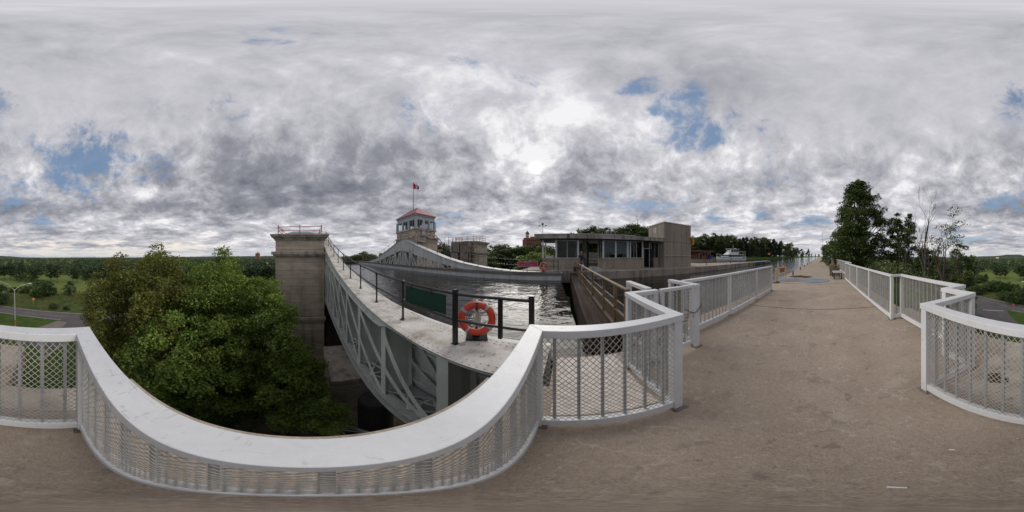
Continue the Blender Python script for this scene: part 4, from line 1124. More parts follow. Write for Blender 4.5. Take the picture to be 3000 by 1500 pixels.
mb = MB(); mb.tube([(fx,fy,9.7),(fx,fy,12.5),(fx,fy,pz)], [.06,.05,.035], 8); mb.lathe([(.02,0),(.08,.05),(.08,.1),(.02,.15)], (fx,fy,pz), 8); mb.build('pole', 'dark_steel', fl)
f_ = thing('flag', 'crumpled red and white flag hanging at the top of the pole', 'flag', (fx,fy,14.5))
t_ = Vector((math.cos(heading(1210)), -math.sin(heading(1210)), 0))
def cloth(u0, u1, nm, mt):
    mb = MB(); n, m_ = 10, 9; vs = []
    for i in range(n):
        u = u0+(u1-u0)*i/(n-1)
        for j in range(m_):
            v = j/(m_-1); x = 1.05*u*(.75+.25*math.sin(v*3)); dz = -1.15*u**1.4*.45
            off = .16*math.sin(u*9+v*2)*u
            vs.append((fx+t_.x*x+t_.y*off, fy+t_.y*x-t_.x*off, pz-.1-v*1.25*(1-.35*u)+dz))
    fs = [(i*m_+j,(i+1)*m_+j,(i+1)*m_+j+1,i*m_+j+1) for i in range(n-1) for j in range(m_-1)]
    mb.add(vs, fs); o = mb.build(nm, mt, f_, smooth=True); s = o.modifiers.new('thickness','SOLIDIFY'); s.thickness = .01
cloth(0,.4,'red_bar','flag_red'); cloth(.4,.72,'white_field','flag_white'); cloth(.72,1.0,'red_bar','flag_red')
t3 = tower('weathered square tower with a red roof railing across the water, half plain and half panelled', -37.0, -31.0, -24.8, -19.1, 5.0, dict(panels=[(2.7,3.9),(-5,2.0)], bands=[(2.2,.36,.45)]), mats=('tower_concrete','tower_trim'))
rail_box(t3, -36.6, -30.9, -24.5, -19.4, 5.0, 1.0, 'rail_red', n=(4,3))
mb = MB(); mb.box(-31.0,-30.15,-25.3,-19.62,Z0,4.95); mb.build('buttress', 'old_concrete', t3)
mb = MB(); mb.box(-30.15,-30.02,-22.9,-22.6,-3,4.3); mb.build('downpipe', 'trim_dark', t3)

# things in the pit below the caisson
mb = MB(); mb.box(-14,4.5,-46,-.8,Z0-.2,Z0+.25); mb.box(-14,-2.0,-24,-19.4,Z0+.251,-5.3); struct(mb.build('pit_floor', 'pit_earth'))
pb = thing('louvred_chamber', 'low concrete chamber with dark slots below the near truss', 'concrete chamber', (-3.2,-12.3,Z0))
mb = MB(); mb.box(-5.4,-1.35,-15.4,-9.8,-8.35,-8.0); mb.box(-5.3,-1.45,-15.3,-9.9,Z0,-9.7); mb.box(-5.2,-1.6,-15.2,-10.15,-9.7,-8.35); mb.build('block', 'tower_trim', pb)
mb = MB()
for k in range(4): mb.box(-5.35,-1.40,-15.35,-9.86,-9.6+k*.32,-9.48+k*.32)
mb.each('louvre', 'tower_trim', pb)
mb = MB(); mb.lathe([(1.0,Z0),(1.0,-9.4),(.92,-9.2)], (-3.6,-8.3,0), 28); tag(mb.build('hydraulic_ram', 'dark_steel'), 'black cylindrical ram in the pit under the truss', 'ram')
mb = MB()
for i in range(9): mb.box(-6,1.6,-3.0-i*.62,-2.42-i*.62,-14.3+.02*(i%2),-14.15)
tag(mb.build('plank_deck', 'wet_timber'), 'brown plank deck at the bottom of the pit', 'deck')
lf = MB(); a = [(-1.2,-8.6,-11.9),(-2.6,-6.6,-11.9),(-1.6,-6.2,-11.9),(-.4,-8.0,-11.9)]
for i in range(4): lf.beam(a[i], a[(i+1)%4], .16, .16)
lf.beam(a[0],a[2],.08,.08); lf.beam(a[1],a[3],.08,.08)
for p in a: lf.tube([p,(p[0],p[1],Z0)], .07, 6)
tag(lf.build('steel_frame', 'galvanised'), 'small grey lattice steel frame standing in the pit', 'frame')

# ------------------------------------------------------------------ lock house on the quay
QZ = 0.24
lh = thing('lock_house', 'flat-roofed concrete and glass lock house with a tall windowless block at its end', 'building', (-17.5,5,QZ))
mb = MB(); mb.box(-19.4,-15.7,10.95,15.3,QZ,5.62); blk = mb.build('tower_block', 'panel_concrete', lh)
mb = MB(); mb.box(-19.46,-15.64,10.89,15.36,5.62,5.72); mb.build('coping', 'frame_white', blk)
mb = MB()
for y in (11.85,12.75,13.6,14.45): mb.box(-15.699,-15.690,y,y+.018,QZ,5.6)
for x in (-18.4,-17.1): mb.box(x,x+.018,10.941,10.949,3.9,5.6)
mb.box(-15.699,-15.688,10.95,15.3,3.28,3.31); mb.build('panel_joints', 'dark_room', blk)
mb = MB(); mb.box(-15.66,-15.60,11.0,15.3,1.62,1.66); 
for y in (11.3,12.2,13.4,14.6): mb.box(-15.699,-15.62,y,y+.04,1.615,1.665)
mb.build('hand_bar', 'frame_white', blk)
mb = MB()
for k in range(5): mb.box(-18.1,-17.35,10.91,10.949,4.55+k*.13,4.63+k*.13)
mb.build('vent', 'frame_white', blk)
mb = MB(); mb.box(-16.3,-15.66,10.70,10.89,3.70,3.73); mb.build('drip_ledge', 'dark_steel', blk)
# roof
mb = MB(); mb.box(-21.3,-16.10,-3.05,10.94,3.36,3.78); roof = mb.build('roof', 'fascia', lh, bevel=.015)
mb = MB(); mb.box(-21.35,-16.06,-3.1,7.5,3.785,3.84); mb.build('roof_edging', 'frame_white', roof)
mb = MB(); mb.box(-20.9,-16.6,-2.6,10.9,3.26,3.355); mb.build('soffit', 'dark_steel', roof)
mb = MB(); mb.box(-16.10,-15.72,9.3,10.93,3.30,3.74); mb.build('roof_end', 'fascia', roof, bevel=.02)
def booth(y0, y1, x0=-19.3, x1=-16.75, name='booth_wall'):
    mb = MB(); t = .12
    mb.box(x1-t,x1,y0,y1,QZ,1.30); mb.box(x0,x0+t,y0,y1,QZ,1.30); mb.box(x0+t+.001,x1-t-.001,y0,y0+t,QZ,1.30); mb.box(x0+t+.001,x1-t-.001,y1-t,y1,QZ,1.30)
    w_ = mb.build(name, 'panel_concrete', lh)
    mb = MB()
    y = y0+1.2
    while y < y1-.5: mb.box(x1+.001,x1+.006,y,y+.02,QZ,1.29); y += 1.2
    mb.build('panel_joints', 'dark_room', w_)
    mb = MB(); mb.box(x1-.2,x1+.06,y0-.05,y1+.05,1.301,1.37); mb.box(x0-.06,x0+.2,y0-.05,y1+.05,1.301,1.37); mb.box(x0+.201,x1-.201,y0-.05,y0+.15,1.301,1.37); mb.box(x0+.201,x1-.201,y1-.15,y1+.05,1.301,1.37)
    mb.build('sill', 'fascia', w_)
booth(-2.35, 1.45); booth(3.95, 8.75)
def post(x, y, w_=.07, z1=3.26): mb = MB(); mb.box(x-w_,x+w_,y-w_,y+w_,1.372,z1); mb.build('mullion', 'frame_white', lh)
for y in (-2.28,-.92,1.38): post(-16.82,y)
for x, y in ((-19.2,-2.28),(-19.2,1.38)): post(x,y)
pane(lh, (-16.82,-.85), (-16.82,1.31), 1.374, 3.25, mull=1, glassm='window_glass')
pane(lh, (-19.2,-.0), (-19.2,1.31), 1.374, 3.25, glassm='window_glass')
pane(lh, (-19.13,1.38), (-16.89,1.38), 1.374, 3.25, mull=1)
mb = MB(); mb.box(-18.9,-18.8,-.9,1.2,1.0,3.2); mb.build('inner_wall', 'dark_room', lh)
mb = MB(); mb.box(-17.9,-17.2,-2.0,-1.2,1.37,1.62); mb.build('papers', 'sign_white', lh)
for y in (4.02,5.42,6.82,7.12,8.68): post(-16.82,y,.05 if y not in (4.02,6.82) else .08)
for x, y in ((-19.2,4.02),(-19.2,8.68)): post(x,y)
pane(lh, (-16.82,4.10), (-16.82,5.37), 1.374, 3.25, frame=.04, mull=0); pane(lh, (-16.82,5.47), (-16.82,6.74), 1.374, 3.25, frame=.04)
pane(lh, (-16.82,7.17), (-16.82,8.63), 1.374, 3.25, frame=.04, mull=1)
pane(lh, (-19.13,4.02), (-16.90,4.02), 1.374, 3.25, frame=.04, mull=1)
pane(lh, (-19.2,4.10), (-19.2,8.60), 1.374, 3.25, frame=.04, mull=3)
mb = MB()
for i in range(26):
    y = 4.2+i*.10; mb.box(-17.10,-17.09,y,y+.085,1.9,3.2)
mb.build('blind', 'blind_white', lh)
mb = MB(); mb.box(-18.2,-17.3,4.6,6.9,1.30,1.38); mb.box(-17.6,-17.4,5.0,5.5,1.381,1.75); mb.box(-17.7,-17.4,5.8,6.4,1.381,1.8); mb.build('desk', 'dark_room', lh)
# entrance bay between the booth and the block
mb = MB(); mb.box(-17.0,-16.85,8.82,9.55,2.55,3.25); mb.box(-18.9,-18.8,8.8,10.9,QZ,3.25); mb.build('inner_wall', 'dark_room', lh)
mb = MB(); mb.box(-16.92,-16.85,8.82,8.88,QZ,3.25); mb.box(-16.92,-16.85,9.60,9.66,QZ,3.25); mb.box(-16.92,-16.85,8.881,9.599,2.45,2.51); mb.build('door_frame', 'frame_white', lh)
mb = MB(); mb.box(-16.84,-16.10,9.68,9.73,QZ+.02,2.44); dr = mb.build('door', 'dark_room', lh)
mb = MB(); mb.box(-16.3,-16.2,9.64,9.68,1.2,1.24); mb.build('handle', 'frame_white', dr)
mb = MB(); mb.box(-16.87,-16.75,9.8,10.9,QZ,1.30); mb.box(-16.9,-16.72,9.78,10.92,1.301,1.36); mb.build('booth_wall', 'panel_concrete', lh)
pane(lh, (-16.82,9.8), (-16.82,10.88), 1.37, 3.25, frame=.04, mull=1)
for x, y in ((-16.82,2.0),(-19.3,2.7)):
    mb = MB(); mb.box(x-.28,x+.08,y-.15,y+.15,QZ,3.26); mb.build('column', 'dark_steel', lh)
vane = thing('weather_vane', 'small weather instrument with cups on a rod above the lock house roof', 'weather instrument', (-17.2,-2.0,3.84))
mb = MB(); p = polar(1590, 16.9, 3.84); mb.tube([p,(p.x,p.y,4.95)], .02, 6); mb.build('rod', 'dark_steel', vane)
mb = MB(); mb.tube([(p.x,p.y-.35,4.75),(p.x,p.y+.35,4.72)], .018, 6); mb.lathe([(.02,0),(.07,.05),(.07,.1)], (p.x,p.y-.35,4.7), 8); mb.lathe([(.02,0),(.08,.04),(.08,.12)], (p.x,p.y+.35,4.70), 8); mb.box(p.x-.01,p.x+.01,p.y-.1,p.y+.1,4.85,5.05); mb.build('instrument', 'dark_steel', vane)
sl = thing('signal_light', 'orange signal light bracketed to the corner of the tall block', 'signal light', (-15.5,15.4,3.2))
mb = MB(); mb.box(-15.69,-15.45,15.0,15.55,3.95,4.02); mb.box(-15.6,-15.4,15.37,15.62,3.05,3.95); mb.build('housing', 'orange_paint', sl)
mb = MB(); 
for z in (3.3,3.6): mb.lathe([(.10,0),(.10,.08),(.06,.12)], (-15.40,15.5,z), 12, axis=(1,0,0))
mb.build('lens', 'yellow_paint', sl)

# white fence on a low wall behind the lock house
mb = MB(); mb.box(-22.4,-22.0,1.0,9.5,QZ+.002,.95); mb.box(-22.45,-21.95,1.0,9.5,.951,1.08); tag(mb.build('low_wall', 'dock_concrete'), 'low concrete wall behind the gap in the lock house', 'wall')
fz = thing('white_fence', 'white picket railing on the low wall behind the lock house', 'fence', (-22.2,5,1.08))
mb = MB(); mb.box(-22.22,-22.16,1.0,9.5,1.98,2.05); mb.box(-22.22,-22.16,1.0,9.5,1.14,1.2); mb.build('rail', 'rail_white', fz)
mb = MB(); y = 1.05
for i in range(70): mb.box(-22.21,-22.17,1.05+i*.12,1.09+i*.12,1.201,1.979)
mb.build('pickets', 'rail_white', fz)
bn = thing('bench', 'white bench slab in front of the low wall behind the man', 'bench', (-21.5,3.2,QZ))
mb = MB(); mb.box(-21.7,-21.3,1.9,5.2,.72,.80); mb.build('seat', 'frame_white', bn)
for y in (2.2,4.9): mb = MB(); mb.box(-21.65,-21.35,y,y+.1,QZ+.002,.719); mb.build('leg', 'dark_steel', bn)

# brick washroom and things on the far quay
wr = thing('brick_washroom', 'low red brick building with a flat brown roof beyond the tall block', 'building', (-52,42,.3))
c = polar(2050, 62, .3); 
mb = MB(); mb.box(c.x-8,c.x+2.2,c.y-3,c.y+4,.1,3.1); mb.build('wall', 'brick_red', wr)
mb = MB(); mb.box(c.x-8.8,c.x+3.2,c.y-4.2,c.y+4.8,3.1,3.65); mb.build('roof', 'roof_brown', wr)
for i, dy in enumerate((-2.2,2.6)): mb = MB(); mb.box(c.x+2.2,c.x+2.26,c.y+dy,c.y+dy+.9,.3,2.4); mb.build('door', 'dark_room', wr)
for dy in (-.9,.7): mb = MB(); mb.box(c.x+2.2,c.x+2.26,c.y+dy,c.y+dy+1.1,1.7,2.6); mb.build('window', 'dark_room', wr)
mb = MB(); mb.box(c.x+3.3,c.x+4.6,c.y+.5,c.y+2.4,.3,1.7); mb.box(c.x+3.25,c.x+4.65,c.y+.45,c.y+2.45,1.7,1.85); tag(mb.build('dumpster', 'blue_paint'), 'blue waste container in front of the brick washroom', 'waste container')
pt = thing('picnic_table', 'yellowish wooden picnic table between the brick washroom and the boat', 'picnic table', (-42,46,.3))
c = polar(2085, 60, .3)
mb = MB(); mb.box(c.x-.9,c.x+.9,c.y-.4,c.y+.4,1.02,1.08); mb.build('table_top', 'yellow_paint', pt)
for s in (-1,1): mb = MB(); mb.box(c.x-.9,c.x+.9,c.y+s*.75-.14,c.y+s*.75+.14,.72,.77); mb.build('seat', 'yellow_paint', pt)
for x in (-.6,.6):
    mb = MB(); mb.beam((c.x+x,c.y-.7,.3),(c.x+x,c.y+.2,1.02),.06,.06); mb.beam((c.x+x,c.y+.7,.3),(c.x+x,c.y-.2,1.02),.06,.06); mb.build('leg', 'yellow_paint', pt)

# ------------------------------------------------------------------ cabin cruiser
def cruiser(c, ang, L=12.6):
    root = thing('cabin_cruiser', 'white two-deck cabin cruiser moored at the far quay', 'boat', (c.x,c.y,WZ))
    f = Vector((math.sin(ang), math.cos(ang), 0)); s = Vector((-f.y, f.x, 0))
    def P(u, v, z): return Vector((c.x,c.y,WZ))+f*u+s*v+Vector((0,0,z))
    secs = [(-L/2,1.8,-.05,1.25),(-L/3,1.97,-.1,1.25),(-L/6,2.05,-.12,1.28),(0,2.05,-.15,1.36),(L/6,1.93,-.15,1.48),(L*.29,1.6,-.12,1.65),(L*.39,1.08,-.05,1.82),(L*.46,.5,.1,1.95),(L*.5,.05,.35,2.05)]
    vs = []; rows = 5
    for u, bw, z0, zt in secs:
        for v, zz in ((-bw,zt),(-bw*.93,zt*.45+z0*.3),(-bw*.62,z0-.25),(0,z0-.5),(bw*.62,z0-.25),(bw*.93,zt*.45+z0*.3),(bw,zt)): vs.append(P(u+(0.0 if zz>z0 else 0),v,zz))
    fs = []; m_ = 7
    for i in range(len(secs)-1):
        for k in range(m_-1): fs.append((i*m_+k,(i+1)*m_+k,(i+1)*m_+k+1,i*m_+k+1))
        fs.append((i*m_+6,(i+1)*m_+6,(i+1)*m_,i*m_))
    fs.append(tuple(range(7))); fs.append(tuple((len(secs)-1)*m_+k for k in range(6,-1,-1)))
    mb = MB(); mb.add(vs, fs); hull = mb.build('hull', 'hull_white', root, smooth=True)
    mb = MB()
    for sgn in (-1,1): mb.tube([P(u,sgn*(bw+.02),zt-.06) for u,bw,z0,zt in secs], .055, 6)
    mb.build('rub_rail', 'trim_dark', hull)
    mb = MB()
    for sgn in (-1,1): mb.lathe([(.2,0),(.2,.05)], P(1.6,sgn*1.93,1.05), 14, axis=tuple(s*sgn))
    mb.build('emblem', 'blue_paint', hull)
    def blockm(u0,u1,v0,v1,z0,z1,m_,nm,par,tu0=0,tu1=0,tv=0):
        mb = MB(); vs = [P(u0,-v0,z0),P(u1,-v1,z0),P(u1,v1,z0),P(u0,v0,z0),P(u0+tu0,-v0+tv,z1),P(u1-tu1,-v1+tv,z1),P(u1-tu1,v1-tv,z1),P(u0+tu0,v0-tv,z1)]
        mb.add(vs, [(0,1,2,3),(4,7,6,5),(0,4,5,1),(1,5,6,2),(2,6,7,3),(3,7,4,0)]); return mb.build(nm, m_, par)
    blockm(-4.4,2.6,1.6,1.35,1.2,1.75,'hull_white','cabin',root)
    blockm(-4.4,2.35,1.55,1.3,1.75,2.45,'trim_dark','cabin_windows',root,0,.35,.05)
    mb = MB()
    for u in (-3.2,-1.9,-.5,.8):
        for sgn in (-1,1): mb.beam(P(u,sgn*1.57,1.75),P(u-.15,sgn*1.53,2.46),.10,.05)
    mb.each('window_post', 'hull_white', root)
    blockm(-5.2,2.5,1.75,1.5,2.45,2.62,'hull_white','upper_deck',root)
    blockm(-2.6,2.3,1.5,1.3,2.62,3.4,'hull_white','flybridge',root,0,1.3,.08)
    blockm(-2.5,1.1,1.35,1.2,3.4,4.5,'cabin_glass','flybridge_windows',root,0,.25,.05)
    mb = MB()
    for u in (-2.45,-1.3,-.1,.95):
        for sgn in (-1,1): mb.beam(P(u,sgn*1.36,3.4),P(u-.1,sgn*1.30,4.5),.07,.05)
    mb.each('flybridge_post', 'hull_white', root)
    blockm(-3.0,1.3,1.5,1.35,4.5,4.62,'hull_white','flybridge_roof',root)
    mb = MB(); mb.lathe([(.35,0),(.35,.12),(.1,.25)], P(-2.2,0,4.62), 14); mb.tube([P(-.2,.9,4.62),P(-.4,.95,6.4)], .025, 5); mb.tube([P(-1.9,-.9,4.62),P(-2.1,-.95,6.0)], .02, 5); mb.build('radar_and_aerials', 'hull_white', root)
    mb = MB()
    for sgn in (-1,1):
        for u in (-6.0,-4.3): mb.tube([P(u,sgn*1.55,1.3),P(u,sgn*1.5,3.7)], .04, 6)
    mb.each('awning_post', 'hull_white', root)
    blockm(-6.2,-2.9,1.7,1.65,3.62,3.72,'hull_white','awning',root); blockm(-6.25,-5.9,1.6,1.6,1.3,2.1,'hull_white','aft_rail_panel',root); blockm(-6.15,-4.5,1.52,1.52,2.2,3.5,'cabin_glass','aft_screen',root)
    mb = MB()
    for sgn in (-1,1):
        top = [P(u,sgn*v,z) for u,v,z in ((2.4,1.65,2.25),(4.0,1.45,2.45),(5.2,.9,2.65),(6.4,.15,2.8))]
        mb.tube(top, .03, 6)
        for p_, (u,v,z) in zip(top, ((2.4,1.65,1.55),(4.0,1.4,1.75),(5.2,.85,1.9),(6.3,.1,2.05))): mb.tube([p_,P(u,sgn*v,z)], .025, 5)
    mb.build('bow_rail', 'frame_white', root)
    blockm(2.8,4.4,.8,.5,1.7,2.0,'hull_white','fore_hatch',root,.1,.4,.1)
cb_ = polar(2141, 58.5, 0); cruiser(cb_, R(-163))

# bollards on the walkway edge and quay
def bollard(c, label, h_=.30, grp='small mooring posts along the canal edge'):
    o = MB(); o.lathe([(.09,0),(.09,.02),(.055,.03),(.055,h_-.05),(.075,h_-.04),(.075,h_-.01),(.04,h_)], c, 12)
    return tag(o.build('mooring_post', 'dark_steel', smooth=False), label, 'mooring post', grp)
bollard((-2.30,13.3,0), 'nearest dark mooring post on the walkway edge, beside the soil heap', .34)
ml = ['second','third','fourth','fifth','sixth','seventh','eighth']
for i, y in enumerate((18.6,23.6,28.8,34.5,41,49,60)): bollard((-2.35,y,0), ml[i]+' dark mooring post along the walkway edge, counting away from the soil heap', .32)
mound('soil_heap', (-2.6,9.35,0), .22,.3,.07,'soil',5,'small dark clod of soil at the foot of the yellow frame','soil heap')
for i, (px, d) in enumerate(((2094,30),(2139,33.5),(2172,37.5))): 
    p = polar(px, d, .24); p.x = max(p.x, -41); bollard((-15.6-.2*i, 18.5+4.2*i if i < 1 else 22.0+4.5*i-(1.0), .24), ['nearest','middle','farthest'][i]+' dark mooring post on the concrete quay beyond the tall block', .42, 'mooring posts on the quay')
# yellow frame with red sign
yf = thing('safety_frame', 'yellow tubular frame with a red board standing at the water edge', 'barrier', (-2.66,10.5,0))
A = Vector((-2.72,9.62,0)); B = Vector((-2.55,11.45,0)); up = Vector((0,0,1))
mb = MB(); mb.tube([A, A+up*.80, A+up*.83+(B-A)*.02, B+up*.83-(B-A)*.02, B+up*.80, B], .03, 8); mb.tube([A+up*.42,B+up*.42], .026, 8); mb.build('frame', 'yellow_paint', yf)
for p in (A,B): mb = MB(); mb.lathe([(.07,.001),(.07,.012),(.035,.02)], (p.x,p.y,0), 10); mb.build('foot', 'dark_steel', yf)
mb = MB(); d = (B-A); a = A+d*.34+up*.50; b_ = A+d*.86+up*.50; a.x += .035; b_.x += .035
mb.plate([a,b_,b_+up*.27,a+up*.27], (.008,0,0)); sb = mb.build('board', 'sign_red', yf)
mb = MB(); rng = random.Random(2)
for r_, n in ((.20,6),(.13,9),(.06,9)):
    for i in range(n):
        q = a+(b_-a)*(.1+.8*i/n)+up*r_+Vector((.009,0,0)); e_ = (b_-a)*(.8/n*.6); mb.plate([q,q+e_,q+e_+up*.035,q+up*.035], (.002,0,0))
mb.build('lettering', 'yellow_line', sb)
# bench, planter, bin on the right of the walkway
be = thing('bench', 'slatted pale bench with black legs at the right edge of the walkway', 'bench', (1.2,11.6,0))
mb = MB()
for i in range(4): mb.box(.86+i*.155,.99+i*.155,10.98,12.6,.43,.47)
mb.build('seat', 'wood_pale', be)
for y in (11.1,12.4):
    mb = MB(); mb.box(.88,.94,y,y+.05,.03,.43); mb.box(1.38,1.44,y,y+.05,.03,.43); mb.box(.84,1.5,y,y+.05,.003,.03); mb.box(.88,1.44,y,y+.05,.39,.429); mb.build('leg', 'trim_dark', be)
def leaves_at(P_, size, seed, flat=.5):
    rng = np.random.RandomState(seed); n = len(P_)
    nr = rng.normal(size=(n,3)); nr[:,2] = np.abs(nr[:,2])+flat; nr /= np.linalg.norm(nr,axis=1)[:,None]
    t = rng.normal(size=(n,3)); t -= nr*(t*nr).sum(1)[:,None]; t /= np.linalg.norm(t,axis=1)[:,None]; b_ = np.cross(nr,t)
    s = size*rng.uniform(.6,1.35,size=(n,1))
    v = np.stack([P_-t*s*.55, P_+b_*s*.36+nr*s*.10, P_+t*s*.55, P_-b_*s*.36+nr*s*.10], 1).reshape(-1,3)
    f = np.arange(4*n).reshape(n,4)
    tn = rng.uniform(.72,1.30,size=(n,1)); warm = rng.uniform(.9,1.15,size=(n,1))
    col = np.concatenate([tn*warm, tn, tn*rng.uniform(.7,1.1,size=(n,1)), np.ones((n,1))], 1)
    return v, f, np.repeat(col, 4, axis=0)
pl = thing('planter', 'square wooden planter with pink flowers and a tall grass behind the bench', 'planter', (1.15,13.6,0))
mb = MB(); mb.box(.72,1.5,13.1,14.0,.02,.52); mb.box(.68,1.54,13.06,14.04,.52,.57); mb.build('box', 'grey_timber', pl)
rng_ = np.random.RandomState(1); P_ = np.stack([rng_.uniform(.7,1.55,500), rng_.uniform(13.05,14.05,500), rng_.uniform(.55,.85,500)],1)
v, f, t_n = leaves_at(P_, .07, 3); np_mesh('leaves', v, f, 'leaf_maple', pl, t_n)
P_ = np.stack([rng_.uniform(.7,1.55,260), rng_.uniform(13.05,14.05,260), rng_.uniform(.68,.92,260)],1)
v, f, t_n = leaves_at(P_, .075, 4); np_mesh('flowers', v, f, 'flower_pink', pl, t_n)
mb = MB(); rr_ = random.Random(6)
for i in range(46):
    a = rr_.uniform(0,2*PI); r_ = rr_.uniform(.05,.4); b0 = Vector((1.25,13.6,.55)); mb.tube([b0, b0+Vector((math.cos(a)*r_*.3,math.sin(a)*r_*.3,.45)), b0+Vector((math.cos(a)*r_,math.sin(a)*r_,rr_.uniform(.6,1.1)))], [.008,.006,.002], 4)
mb.build('tall_grass', 'grass_blades', pl)
for i, (y, l) in enumerate(((15.6,'nearer'),(18.2,'farther'))):
    mb = MB(); mb.box(.95,1.55,y,y+.7,.02,.45); o_ = thing('planter', l+' low planter of pink flowers along the far right railing', 'planter', (1.25,y+.3,0), 'low planters'); mb.build('box', 'grey_timber', o_)
    P_ = np.stack([rng_.uniform(.95,1.55,220), rng_.uniform(y,y+.7,220), rng_.uniform(.44,.7,220)],1)
    v, f, t_n = leaves_at(P_, .07, 5+i); np_mesh('flowers', v, f, 'flower_pink', o_, t_n)
bi = thing('waste_bin', 'dark round waste bin on the grass strip far along the towpath', 'waste bin', (1.35,26,0))
mb = MB(); mb.lathe([(.33,.0),(.36,.05),(.36,.85),(.30,.93)], (1.35,26,0), 18); mb.build('drum', 'dark_steel', bi); mb = MB(); mb.lathe([(.31,.93),(.33,.96),(.1,1.05)], (1.35,26,0), 18); mb.build('lid', 'trim_dark', bi)
gs = MB(); gs.prism([(.9,27),(1.95,24),(2.25,24),(2.25,120),(.6,120)], .004, .03); struct(gs.build('grass_strip', 'ground'))
p = polar(2410, 62, 0); pl_ = thing('flagpole', 'very thin tall pole far along the towpath', 'pole', (p.x,p.y,0)); mb = MB(); mb.tube([p,(p.x,p.y,10.3)], [.09,.04], 6); mb.build('pole', 'lamp_metal', pl_); mb = MB(); mb.lathe([(.05,0),(.09,.06),(.03,.12)], (p.x,p.y,10.3), 8); mb.build('finial', 'lamp_metal', pl_)
# round navigation sign at the jetty tip
ns = thing('navigation_sign', 'round red-rimmed sign on a thin post at the tip of the jetty', 'sign', (-15.2,45.4,.22))
p = Vector((-14.9,45.3,.22)); mb = MB(); mb.tube([p,(p.x,p.y,2.3)], .03, 6); mb.build('post', 'dark_steel', ns)
vv = Vector((-p.x,-p.y,0)).normalized(); mb = MB(); mb.lathe([(.42,0),(.42,.02)], (p.x+vv.x*.04,p.y+vv.y*.04,2.25), 20, axis=tuple(vv)); sf = mb.build('disc', 'sign_red', ns)
mb = MB(); mb.lathe([(.28,0),(.28,.01)], (p.x+vv.x*.065,p.y+vv.y*.065,2.25), 20, axis=tuple(vv)); mb.build('disc_centre', 'sign_pale', sf)

# ------------------------------------------------------------------ the man at the end of the gangway
def skin_obj(name, verts, edges, radii, mat, parent, root=0, sub=2):
    o_ = wloc(parent) if parent else Vector((0,0,0))
    me = bpy.data.meshes.new(name); me.from_pydata([tuple(Vector(v)-o_) for v in verts], edges, []); me.update()
    o = bpy.data.objects.new(name, me); C.objects.link(o); o.parent = parent
    sk = o.modifiers.new('skin', 'SKIN'); sk.use_smooth_shade = True
    for i, r_ in enumerate(radii):
        me.skin_vertices[0].data[i].radius = (r_, r_) if not isinstance(r_, tuple) else r_
    me.skin_vertices[0].data[root].use_root = True
    s = o.modifiers.new('sub', 'SUBSURF'); s.levels = sub; s.render_levels = sub
    bpy.context.view_layer.update(); dg = bpy.context.evaluated_depsgraph_get()
    nm = bpy.data.meshes.new_from_object(o.evaluated_get(dg)); bpy.data.objects.remove(o); bpy.data.meshes.remove(me)
    nm.name = name; nm.materials.clear(); nm.materials.append(M[mat]); nm.polygons.foreach_set('use_smooth', [True]*len(nm.polygons))
    n_ = bpy.data.objects.new(name, nm); C.objects.link(n_); n_.parent = parent; return n_
pp = Vector((-15.25, 1.55, QZ))
man = thing('person', 'man in navy T-shirt, shorts and tan cap leaning on the gangway rail, one arm raised', 'person', pp)
F = Vector((1,-.1,0)).normalized(); Rr = Vector((-F.y*-1, F.x*-1, 0))    # facing the camera; Rr = viewer's right is his left
Rr = Vector((0,1,0))                            # towards +Y = right in the picture
def Q(f_, r_, z): return pp+F*f_+Rr*r_+Vector((0,0,z))
V = []; E_ = []; RD = []
def av(p_, r_, frm=None):
    V.append(p_); RD.append(r_); i = len(V)-1
    if frm is not None: E_.append((frm, i))
    return i
pel = av(Q(0,0,.93), .118); wst = av(Q(0,0,1.08), .108, pel); ch = av(Q(.02,0,1.28), .118, wst); sh = av(Q(.02,0,1.42), .088, ch); nk = av(Q(.02,0,1.50), .055, sh)
jaw = av(Q(.04,0,1.57), .068, nk); hd = av(Q(.03,0,1.655), (.078,.092), jaw); tp = av(Q(.02,0,1.735), .06, hd)
for s, kn, an in ((-1,(.10,-.13,.50),(.02,-.14,.09)),(1,(.07,.13,.50),(-.02,.15,.09))):
    hp = av(Q(.0,s*.10,.86), .105, pel); k_ = av(Q(*kn), .062, hp); cf = av(Q(kn[0]-.05,kn[1]*1.05,.34), .056, k_); a_ = av(Q(*an), .036, cf)
    av(Q(an[0]+.13,an[1]+s*.02,.045), .036, a_)
def hand(w_, dirv, side, up_, frm):
    pm_ = av(w_+dirv*.045, .026, frm); 
    for k in range(4):
        o_ = side*(.030-.019*k); ln = (.036,.042,.039,.030)[k]
        b0 = av(w_+dirv*.078+o_, .0095, pm_); b1 = av(w_+dirv*(.078+ln)+o_*1.1+up_*.008, .0088, b0); av(w_+dirv*(.078+ln*1.75)+o_*1.1-up_*.012, .0075, b1)
    t0 = av(w_+dirv*.035+side*.038, .011, pm_); av(w_+dirv*.070+side*.058-up_*.012, .009, t0)
# his right arm (left in the picture) rests on the rail
s1 = av(Q(.02,-.19,1.41), .058, sh); e1 = av(Q(.07,-.27,1.14), .043, s1); w1 = av(Q(.28,-.13,1.03), .028, e1)
hand(V[w1], (F*.85+Rr*.5).normalized(), -Rr*.8+F*.4, Vector((0,0,1)), w1)
